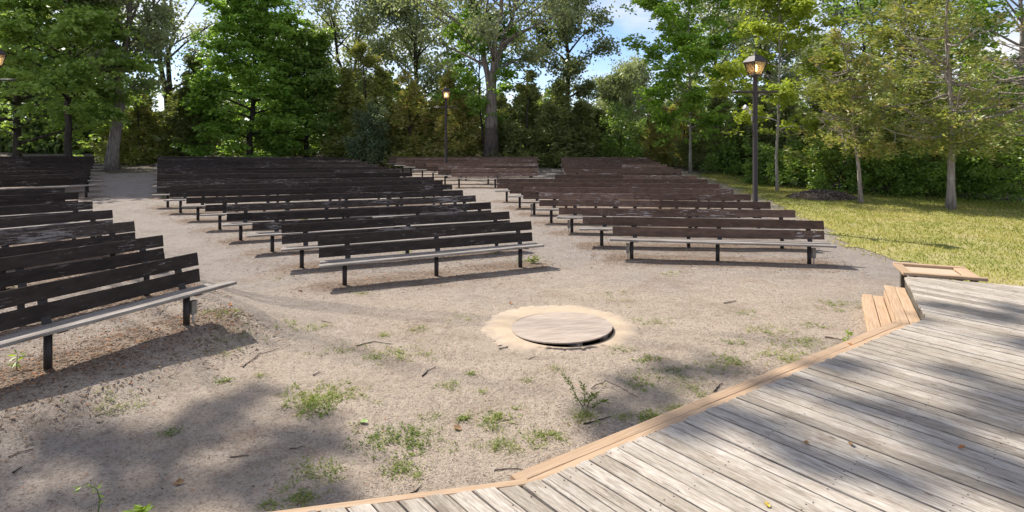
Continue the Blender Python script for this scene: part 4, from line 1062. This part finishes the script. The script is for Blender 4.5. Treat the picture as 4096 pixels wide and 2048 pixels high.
# undergrowth at the lawn edge
for i, (px, d, hgt, rad, lab) in enumerate([
        (3060, 30.5, 0.9, 1.1, 'leafy undergrowth left of the young maple trunk'), (3190, 29, 1.0, 1.2, 'leafy undergrowth behind the mulch pile top'),
        (3360, 26.5, 1.1, 1.2, 'leafy undergrowth right of the mulch pile'), (3980, 24, 2.6, 1.5, 'bright green bush at right beside the pale trunk'),
        (4110, 22.5, 2.9, 1.6, 'bright green bush cut by the right picture edge'), (3560, 25.5, 0.8, 1.1, 'low leafy weeds between the two lawn cedars'),
        (3690, 24.8, 0.9, 1.0, 'low leafy weeds left of the pale trunk'), (2900, 36.5, 1.1, 1.3, 'leafy undergrowth behind the right block end'),
        (3885, 24.5, 0.9, 1.0, 'small leafy plant right of the pale trunk')]):
    broadleaf('shrub', lab, at(px, d), 80+i, hgt, 0.08, rad, P_ROUND, 14, 0.025, 'bark_dark', 'lf_shrub', cat='shrub', group='undergrowth shrubs', elev=(10, 65), twigs=4,
              per=24, rx=0.32, rz=0.08, L=0.13, W=0.09, fill=50, low=0.1, tint0=0.5)

# --- trees outside the frame on the left: their crowns throw the dappled shade on the foreground
def shade_tree():
    t = Tree('cottonwood_tree', 'tall spreading cottonwood outside the left picture edge', 'tree', 'trees outside the frame', Vector((-21.0, 22.8, gz(-21.0, 22.8))), 51, 'bark', 'lf_poplar'); r = t.r
    spots = [(130,1840,.5,0),(450,1760,.4,0),(880,1660,.3,0),(1000,1580,.22,0),(330,1900,.5,0),(700,1800,.5,0),(1000,1740,.42,0),(1250,1770,.36,0),(60,1960,.5,0),(480,2010,.5,0),(850,1960,.5,0),(1100,1930,.36,0),(1250,2010,.3,0),
             (640,1760,.3,0),(2500,1660,.28,0),(2590,1570,.3,0),(2740,1500,.3,0),(2870,1480,.25,0),(2450,1720,.25,0),(2740,1690,.3,1),(2900,1640,.32,1),(3050,1720,.26,1),(3150,1530,.28,1),(3350,1450,.3,1),
             (3500,1650,.33,1),(3740,1700,.35,1),(3900,1800,.38,1),(4050,1900,.4,1),(3850,1500,.33,1),(4000,1560,.4,1),(3950,1260,.42,1),(3780,1225,.3,1),(4080,1240,.35,1),(3560,1900,.26,1),(3250,1860,.22,1),(4060,1680,.4,1),(3640,1270,.2,1),
             (4200,1400,.5,1),(4300,1700,.6,1),(4200,2000,.5,1)]
    o = np.array(t.root.location); fork = np.array([0.6, -0.3, 17.0])
    t.T.add(wander(r, np.array([0., 0, -0.25]), fork, 8, 0.08), np.linspace(0.36, 0.14, 8), 9)
    an = []; ends = []
    for (px, py, rad, dk) in spots:
        hz = DECK_Z if dk else 0.0
        d = FPX*(CAM_H-hz)/(py-HORIZON); x = (px-2048)/FPX*d
        z = 21.0+(x+5)*0.33+r.uniform(-0.4, 0.4)
        if dk: rad *= 0.66
        ends.append((np.array([x, d, hz])+np.array(SUNV)*((z-hz)/SUNV.z)-o, rad))
    limbs = []
    for i in range(7):                                  # main limbs, then twigs to each leaf bunch
        c_ = np.mean([e[0] for e in ends[i::7]], 0) if i < 1 else ends[(i*6) % len(ends)][0]
        e_ = fork+(c_-fork)*0.8+np.array([0, 0, -0.4]); Q = wander(r, fork+np.array([0, 0, r.uniform(-0.4, 0.3)]), e_, 7, 0.12)
        t.T.add(Q, np.linspace(0.05, 0.018, 7), 6); limbs.append(Q)
    for (p, rad) in ends:
        best = min(((np.linalg.norm(q_-p), tuple(q_)) for Q in limbs for q_ in Q[2:]), key=lambda v: v[0])[1]
        t.T.add(wander(r, np.array(best), p, 5, 0.06), np.linspace(0.014, 0.006, 5), 4)
        for _ in range(int(5+17*rad)):
            an.append(p+r.normal(0, 1, 3)*rad*0.45)
    t.clumps(np.array(an), 7, 0.18, 0.15, 0.22, 0.18, 'ball'); t.build()
shade_tree()

# --- the far wood behind everything, one mass
def far_wood():
    r = np.random.default_rng(99); C = []; TT = []
    n = 70000
    px = np.where(r.random(n) < 0.25, r.uniform(-500, 600, n), r.uniform(-700, 4900, n)); d = r.uniform(52, 64, n)
    # crown height along the wood with dips where the photograph shows sky
    prof_x = [-700, 300, 560, 640, 760, 900, 1300, 1900, 2330, 2420, 2470, 2540, 2620, 2900, 3150, 3300, 3500, 4000, 4900]
    prof_h = [10, 10, 4.2, 3.0, 4.0, 7, 6, 6.5, 5, 3.0, 2.0, 2.6, 5.5, 6.5, 6, 5.0, 7, 8.5, 9]
    hh = np.interp(px, prof_x, prof_h)*(1+0.16*np.sin(px*0.021)+0.12*np.sin(px*0.057+1))
    z = hh*r.random(n)**1.15
    x = (px-2048)/FPX*d
    C = np.stack([x, d, rise(x, d)+z], 1)+r.normal(0, 0.15, (n, 3))
    A = unit(r.normal(0, 1, (n, 3))); Nn = unit(r.normal(0, 1, (n, 3))+np.array([0, -0.2, 0.6]))
    V, F, T = leaf_arrays(C, A, Nn, r.uniform(0.4, 0.8, n), r.uniform(0.3, 0.6, n), np.clip(0.4+0.3*np.sin(px*0.03)+r.normal(0, 0.2, n), 0, 1))
    tag(npobj('far_wood', V, F, M['lf_wood'], attrs={'tint': T}), 'dense dark wood behind the nearer trees', 'wood', kind='stuff')
far_wood()

# ------------------------------------------------------------------ mulch pile on the lawn edge
def mulch_pile():
    c = place(3290, 792); c.z = 0
    root = empty('mulch_pile', c); tag(root, 'dark heap of wood mulch at the lawn edge', 'mulch pile')
    r = np.random.default_rng(5); V = []; F = []; n = 20; k = 36
    for j in range(n+1):
        q_ = j/n
        for i in range(k):
            a = 6.283*i/k; rr_ = q_*(1+0.12*math.sin(3*a+1)+0.08*math.sin(5*a))
            x, y = 1.45*rr_*math.cos(a), 1.1*rr_*math.sin(a)
            V.append((x, y, 0.34*(1-q_**1.6)+0.03*mnoise.noise((x*3, y*3, 2))-0.03))
    for j in range(n):
        for i in range(k): F.append((j*k+i, (j+1)*k+i, (j+1)*k+(i+1) % k, j*k+(i+1) % k))
    pyobj('heap', V, F, M['mulchdark'], root, smooth=True)
    m = 5200; q_ = np.sqrt(r.random(m)); a = r.uniform(0, 6.283, m)
    x, y = 1.5*q_*np.cos(a), 1.15*q_*np.sin(a); z = 0.34*(1-q_**1.6)+0.0
    V, F, T = leaf_arrays(np.stack([x, y, z], 1), unit(r.normal(0, 1, (m, 3))*[1, 1, .4]), unit(r.normal(0, 1, (m, 3))+[0, 0, 1]), r.uniform(0.05, 0.16, m), r.uniform(0.015, 0.04, m), r.random(m)**1.6)
    tag(npobj('chips', V, F, M['mulchchip'], root, attrs={'tint': T}), kind='stuff')
M['mulchdark'] = simple('dark_mulch', (0.09, 0.068, 0.054), 0.95, 0.1)
M['mulchchip'] = mat_leaf('mulch_chip', (0.07, 0.054, 0.045), (0.26, 0.205, 0.16), 0.0, (0.46, 0.39, 0.31), rough=0.85, spec=0.08)
mulch_pile()

# ------------------------------------------------------------------ weeds, litter, sticks
def px2(x, y): return place(x*4096/2576, y*4096/2576)
WEEDS = [(760,825,.34,90),(815,1000,.42,430),(790,1030,.2,120),(1010,1110,.36,300),(1050,1090,.3,160),(1250,1050,.2,150),(1270,1125,.18,150),(1370,1100,.18,150),(1010,1180,.17,150),(795,1190,.24,150),
         (745,1260,.22,160),(1010,890,.4,150),(960,905,.3,70),(1130,970,.15,70),(1640,810,.3,110),(1470,1050,.17,160),(1640,1050,.13,110),(1700,1030,.12,110),(1700,940,.4,180),(1800,920,.3,130),(1980,905,.35,220),
         (1920,830,.3,110),(2020,865,.4,150),(2110,770,.4,200),(1850,860,.2,60),(560,870,.3,110),(560,790,.3,90),(290,1020,.3,150),(430,1090,.1,50),(860,880,.3,90),(960,845,.1,50),(1180,800,.35,80),
         (1050,830,.15,50),(910,740,.15,40),(1330,658,.25,120),(1230,1080,.12,60),(1185,940,.07,40),(1165,1055,.06,35),(1560,1050,.1,50),(1600,965,.3,110),(1740,985,.3,120),(1625,905,.15,60),(1560,880,.2,60),
         (1350,800,.25,50),(1690,690,.25,60),(1530,740,.3,50),(620,840,.2,50),(560,960,.08,40),(650,945,.06,30),(1245,640,.2,50),(700,700,.3,60),(620,590,.4,70),(480,530,.4,60),(1560,760,.3,40),(1880,790,.2,40),
         (1840,905,.2,60),(2050,820,.2,60),(1210,985,.06,30),(1100,1050,.08,35),(1390,930,.1,40),(1330,960,.06,25),(420,515,.5,50),(1020,650,.3,40)]
r = np.random.default_rng(21); Cs = []; As = []; Ns = []; Ls = []; Ws = []; Ts = []
for (x, y, rad, n) in WEEDS:
    c = px2(x, y); n = int(n*3.2)
    # several tufts inside the patch
    kt = max(3, n//14); tx = c.x+r.normal(0, rad*0.55, kt); ty = c.y+r.normal(0, rad*0.42, kt)
    ii = r.integers(0, kt, n); a = r.uniform(0, 6.283, n); rr_ = np.abs(r.normal(0, 0.05, n))
    X = tx[ii]+rr_*np.cos(a); Y = ty[ii]+rr_*np.sin(a)
    Z = np.array([ground_z(p, q_) for p, q_ in zip(X, Y)])+0.004+0.03*r.random(n)**2
    Cs.append(np.stack([X, Y, Z], 1)); As.append(unit(np.stack([np.cos(a), np.sin(a), r.normal(0.35, 0.35, n)], 1)))
    Ns.append(unit(r.normal(0, 0.4, (n, 3))+[0, 0, 1])); kind_ = r.uniform(0.7, 1.5); Ls.append(r.uniform(0.014, 0.036, n)*kind_); Ws.append(r.uniform(0.006, 0.014, n)*r.uniform(0.6, 1.3)); Ts.append(np.clip(r.uniform(0.25, 0.8)+r.normal(0, 0.2, n)+(r.random(n) < 0.12)*0.5, 0, 1))
V, F, T = leaf_arrays(*map(np.concatenate, (Cs, As, Ns, Ls, Ws, Ts)))
tag(npobj('ground_weeds', V, F, M['lf_weed'], attrs={'tint': T}), 'low green weeds scattered over the sandy ground', 'weeds', kind='stuff')

# dry needles, leaf scraps and pebbles
def scatter(n, fx, tight, lmin, lmax, wmin, wmax, mat, name, label, zoff=0.004, tpow=1.0, seed=1):
    r = np.random.default_rng(seed); X, Y = fx(r, n)
    Z = np.array([ground_z(a, b) for a, b in zip(X, Y)])+zoff+r.random(len(X))*0.01
    m = len(X); a = r.uniform(0, 6.283, m)
    V, F, T = leaf_arrays(np.stack([X, Y, Z], 1), unit(np.stack([np.cos(a), np.sin(a), r.normal(0, 0.12, m)], 1)), unit(r.normal(0, 0.25, (m, 3))+[0, 0, 1]), r.uniform(lmin, lmax, m), r.uniform(wmin, wmax, m), r.random(m)**tpow)
    return tag(npobj(name, V, F, M[mat], attrs={'tint': T}), label, 'litter', kind='stuff')
def off_obstacles(X, Y):
    keep = np.hypot(X-PIT_C.x, Y-PIT_C.y) > 1.25
    return keep & np.array([not in_poly(a, b, POLY) for a, b in zip(X, Y)])
def fx_front(r, n):
    d = 4.3+9.5*r.random(n)**1.3; px = r.uniform(-150, 4000, n); X = (px-2048)/FPX*d
    w = np.array([mnoise.noise((a*0.8, b*0.8, 4.0)) for a, b in zip(X, d)])
    k = off_obstacles(X, d) & (r.random(n) < 0.45+0.9*w)
    return X[k], d[k]
def fx_bench(r, n):
    X = []; Y = []; bb = [b for b in BENCHES if min(b[0].y, b[1].y) < 22]
    bb += [b for b in bb if min(b[0].y, b[1].y) < 11]*3
    for _ in range(n):
        A, B = bb[r.integers(len(bb))][:2]; u, nn_, L = bench_axes(A, B); s = r.uniform(-0.5, L+0.5); t = r.normal(0.30, 0.46)
        X.append(A.x+u.x*s+nn_.x*t); Y.append(A.y+u.y*s+nn_.y*t)
    return np.array(X), np.array(Y)
scatter(26000, fx_front, 0, 0.014, 0.05, 0.004, 0.011, 'litter', 'dry_litter', 'dry needles and bark crumbs on the sand', tpow=1.2, seed=2)
scatter(46000, fx_bench, 0, 0.02, 0.085, 0.008, 0.024, 'litter', 'bench_mulch', 'brown wood chips under the bench rows', tpow=1.3, seed=3)
M['pebble'] = mat_leaf('pale_pebble', (0.22, 0.19, 0.165), (0.38, 0.33, 0.285), 0.0, (0.48, 0.44, 0.40), rough=0.85, spec=0.08)
scatter(9000, fx_front, 0, 0.010, 0.024, 0.008, 0.018, 'pebble', 'loose_gravel', 'fine loose gravel on the sandy ground', seed=4)
def fx_aisle(r, n):
    d = 12+18*r.random(n); px = r.uniform(400, 2500, n); X = (px-2048)/FPX*d; return X, d
scatter(6000, fx_aisle, 0, 0.02, 0.06, 0.015, 0.04, 'pebble', 'aisle_gravel', 'pale gravel and leaf scraps in the aisles', seed=5)

# larger fallen leaves, one by one
M['leaf_orange'] = simple('orange_dead_leaf', (0.42, 0.17, 0.05), 0.7); M['leaf_brown'] = simple('brown_dead_leaf', (0.26, 0.15, 0.07), 0.7)
M['leaf_green'] = simple('fallen_green_leaf', (0.30, 0.40, 0.12), 0.6); M['leaf_gold'] = simple('yellow_fallen_leaf', (0.55, 0.38, 0.06), 0.6)
def fallen_leaf(p, size, mat, label, rot):
    V = []; F = []; o = [(0, -.5), (.22, -.3), (.34, -.02), (.2, .28), (0, .5), (-.2, .28), (-.34, -.02), (-.22, -.3)]
    rr_ = random.Random(int(rot*100))
    for (x, y) in o: V.append((x*size, y*size, 0.12*size*abs(x)*3+0.01*rr_.random()))
    V.append((0, 0, 0)); V += [(v[0], v[1], v[2]-0.002) for v in V[:9]]
    for i in range(8): F.append((8, i, (i+1) % 8)); F.append((17, 9+(i+1) % 8, 9+i))
    ob = pyobj('fallen_leaf', V, F, M[mat], loc=p); ob.rotation_euler = (rr_.uniform(-.25, .25), rr_.uniform(-.25, .25), rot)
    tag(ob, label, 'leaf', 'fallen leaves')
def on_ground(x, y, dz=0.012):
    p = px2(x, y); p.z = ground_z(p.x, p.y)+dz; return p
def on_deck(x, y):
    d = FPX*(CAM_H-DECK_Z)/(y*4096/2576-HORIZON); return Vector(((x*4096/2576-2048)/FPX*d, d, DECK_Z+0.012))
fallen_leaf(on_ground(915, 1066), 0.10, 'leaf_green', 'pale green leaf fallen on the open sand', 1.2)
fallen_leaf(on_ground(450, 1218), 0.085, 'leaf_brown', 'brown curled leaf on the shaded sand at lower left', 2.0)
fallen_leaf(on_ground(580, 768), 0.09, 'leaf_orange', 'orange leaf near the end of the left bench', 0.4)
fallen_leaf(on_ground(1285, 765), 0.08, 'leaf_orange', 'orange scrap of leaf above the sand collar', 2.4)
fallen_leaf(on_ground(1150, 1080), 0.10, 'leaf_brown', 'tan dead leaf left of the stage corner', 0.9)
fallen_leaf(on_ground(755, 735), 0.08, 'leaf_orange', 'orange leaf in front of the centre bench', 1.9)
fallen_leaf(on_deck(2140, 870), 0.07, 'leaf_orange', 'orange leaf lying on the stage near its far end', 0.7)
fallen_leaf(on_deck(2420, 1130), 0.06, 'leaf_orange', 'orange leaf on stage boards at right', 1.7)
fallen_leaf(on_deck(2140, 1120), 0.055, 'leaf_brown', 'brown curled leaf on stage boards at right', 2.9)
fallen_leaf(on_deck(1930, 1275), 0.05, 'leaf_gold', 'yellow leaf on stage boards at the bottom edge', 0.3)
fallen_leaf(on_deck(2028, 1118), 0.05, 'leaf_brown', 'small dark leaf in the middle of the stage', 1.1)

def stick(pts_px, r0, label, mat='stick', lift=0.0):
    P = [on_ground(x, y, r0*0.7) for x, y in pts_px]
    for i in range(1, len(P)-1): P[i].z += lift
    o = P[0].copy(); Q = []
    rr_ = random.Random(int(o.x*1000)); n = max(5, 4*(len(P)-1)+1)
    for i in range(n):
        f = i/(n-1)*(len(P)-1); k_ = min(int(f), len(P)-2); v = P[k_].lerp(P[k_+1], f-k_)-o
        L = (P[-1]-P[0]).length
        Q.append((v.x+rr_.gauss(0, L*0.016), v.y+rr_.gauss(0, L*0.016), v.z+abs(rr_.gauss(0, L*0.006))))
    r0 *= 0.62
    T = Tubes(7); T.add(Q, np.linspace(r0, r0*0.5, n)*np.array([1+rr_.uniform(-.15, .15) for _ in range(n)]), 7)
    ob = T.build('stick', M[mat], None, o); tag(ob, label, 'stick', 'sticks lying on the sand')
stick([(610, 925), (655, 893), (700, 880)], 0.012, 'long thin stick on the sand before the left bench')
stick([(895, 872), (940, 861), (985, 868)], 0.012, 'dark curved stick left of the covered pit', 'stick_dark')
stick([(1062, 948), (1075, 935), (1097, 925)], 0.013, 'short forked dark stick among the weeds', 'stick_dark')
stick([(787, 945), (805, 935)], 0.016, 'stubby pale stick in front of the centre bench', 'stick_pale')
stick([(1032, 1245), (1045, 1238), (1060, 1223)], 0.011, 'short dark stick near the stage edge at bottom', 'stick_dark')
stick([(1255, 879), (1275, 874), (1297, 866)], 0.012, 'dark twig lying at the rim of the sand collar', 'stick_dark')
stick([(1252, 871), (1275, 868), (1300, 856)], 0.008, 'thin twig above the dark twig on the sand collar')
stick([(1468, 1067), (1500, 1060), (1537, 1050)], 0.012, 'long dark twig near the tan trim board', 'stick_dark')
stick([(1488, 978), (1525, 972), (1565, 990), (1605, 1003)], 0.010, 'arched bare branch beside the tall weed', 'stick', 0.05)
stick([(1795, 988), (1807, 975), (1815, 966)], 0.013, 'short bent stick right of the arched branch', 'stick_dark')
stick([(2075, 850), (2100, 853), (2128, 860)], 0.014, 'stick lying against the wooden steps')
stick([(1822, 764), (1838, 760), (1851, 757)], 0.024, 'short pale log on the open sand at right', 'stick_pale')
stick([(20, 1153), (50, 1140), (82, 1133)], 0.010, 'thin stick at the left picture edge')
stick([(33, 1192), (55, 1177)], 0.014, 'short black stick in the lower left corner', 'stick_dark')
stick([(728, 1132), (748, 1130), (766, 1124)], 0.009, 'small twig left of the green weed patch')
stick([(238, 1047), (265, 1040), (297, 1030)], 0.010, 'pale twig in front of the left bench shadow', 'stick_pale')
stick([(578, 1152), (625, 1147)], 0.008, 'thin twig in the shade at lower left', 'stick')
stick([(1245, 1185), (1290, 1180), (1335, 1186)], 0.008, 'thin twig just above the stage trim')
stick([(1265, 1060), (1300, 1052)], 0.007, 'fine twig beside the right-hand weed patch')
stick([(1330, 905), (1345, 897)], 0.007, 'tiny twig below the covered pit')
stick([(400, 795), (425, 770)], 0.008, 'bent twig under the left bench', 'stick_dark')
stick([(810, 808), (838, 815)], 0.008, 'twig left of the weeds before the centre bench', 'stick_dark')

# ------------------------------------------------------------------ single plants
def plant(name, label, base, stems, leaf_l, leaf_w, mat, seed, group='single plants on the sand', per=7, spread=0.04):
    t = Tree(name, label, 'plant', group, base, seed, 'bark_green', mat); r = t.r
    for (pts_) in stems:
        P = np.array(pts_, float); n = 9; f = np.linspace(0, len(P)-1, n); Q = np.stack([np.interp(f, np.arange(len(P)), P[:, i]) for i in range(3)], 1)
        t.T.add(Q, np.linspace(0.006, 0.002, n), 5)
        m = per*6; ff = r.uniform(0.15, 1.0, m)*(n-1); k_ = np.minimum(ff.astype(int), n-2); C = Q[k_]+(Q[k_+1]-Q[k_])*(ff-k_)[:, None]
        a = r.uniform(0, 6.283, m); A = unit(np.stack([np.cos(a), np.sin(a), r.normal(0.3, 0.4, m)], 1))
        t.leaves(C+A*leaf_l*0.5, A, unit(r.normal(0, 0.5, (m, 3))+[0, 0, 1]), leaf_l*r.uniform(0.6, 1.2, m), leaf_w*r.uniform(0.6, 1.2, m), 0.5+r.normal(0, 0.2, m))
    ob = t.build()
    for ch in ob.children: ch.name = 'stem' if ch.name.startswith('trunk') else 'foliage'
M['bark_green'] = simple('green_stem', (0.12, 0.17, 0.05), 0.7)
b = on_ground(1465, 1022, 0.0)
plant('weed_plant', 'tall leafy weed leaning left near the stage trim', b, [[(0, 0, 0), (-0.10, 0, 0.17), (-0.21, 0, 0.36)], [(0.02, 0, 0), (0.03, 0.02, 0.12), (0.0, 0.03, 0.24)], [(0.05, -0.02, 0), (0.09, 0, 0.10), (0.16, 0, 0.14)],
      [(0.1, -0.03, 0), (0.2, -0.02, 0.06), (0.26, 0, 0.05)]], 0.055, 0.018, 'lf_weed', 3, per=9)
b = on_ground(42, 935, 0.0)
plant('weed_plant', 'bright seedling growing under the near left bench', b, [[(0, 0, 0), (0.0, 0, 0.08), (0.01, 0, 0.17)]], 0.11, 0.03, 'lf_young', 4, per=2)
b = on_ground(245, 1300, 0.0)
plant('vine_plant', 'curling light green vine at the lower left edge', b, [[(0, 0, 0), (0.0, 0.03, 0.12), (-0.04, 0.05, 0.19), (-0.13, 0.06, 0.22), (-0.22, 0.05, 0.16)]], 0.05, 0.022, 'lf_young', 5, per=3)
b = on_ground(350, 1305, 0.0)
plant('weed_plant', 'bright leafy weed at the bottom edge', b, [[(0, 0, 0), (0.02, 0, 0.05), (0.05, 0, 0.10)], [(0, 0, 0), (-0.05, 0, 0.06)]], 0.10, 0.04, 'lf_young', 6, per=2)
b = on_ground(1020, 645, 0.0)
plant('weed_plant', 'bright green seedling under the front centre bench', b, [[(0, 0, 0), (0.0, 0, 0.10), (0.02, 0, 0.18)]], 0.16, 0.045, 'lf_young', 7, per=2)
b = on_ground(1338, 665, 0.0)
plant('weed_plant', 'leafy weed at the right leg of the front centre bench', b, [[(0, 0, 0), (0.05, 0, 0.1), (0.13, 0, 0.14)], [(0, 0, 0), (-0.05, 0, 0.1)], [(0, 0, 0), (0.16, 0.05, 0.09)]], 0.10, 0.03, 'lf_weed', 8, per=4)
b = on_ground(2133, 868, 0.0)
plant('weed_plant', 'dark green weed beside the tan trim and steps', b, [[(0, 0, 0), (0.0, 0, 0.09), (0.01, 0, 0.17)], [(0.0, 0, 0), (-0.04, 0, 0.06)]], 0.07, 0.03, 'lf_young', 9, per=4)
for i, (x, y, lab) in enumerate([(845, 615, 'leafy weed in the aisle by the third centre row'), (410, 500, 'weed tuft at the aisle edge near the far left benches'), (765, 558, 'weed by the leg of the seventh centre row'),
                                 (10, 730, 'bright weed between the first two left benches'), (60, 545, 'weed between the left rows at picture edge')]):
    plant('weed_plant', lab, on_ground(x, y, 0.0), [[(0, 0, 0), (0.03, 0, 0.12), (0.05, 0, 0.26)], [(0, 0, 0), (-0.08, 0, 0.14)], [(0, 0, 0), (0.1, 0.05, 0.12)]], 0.12, 0.035, 'lf_weed', 20+i, per=4)
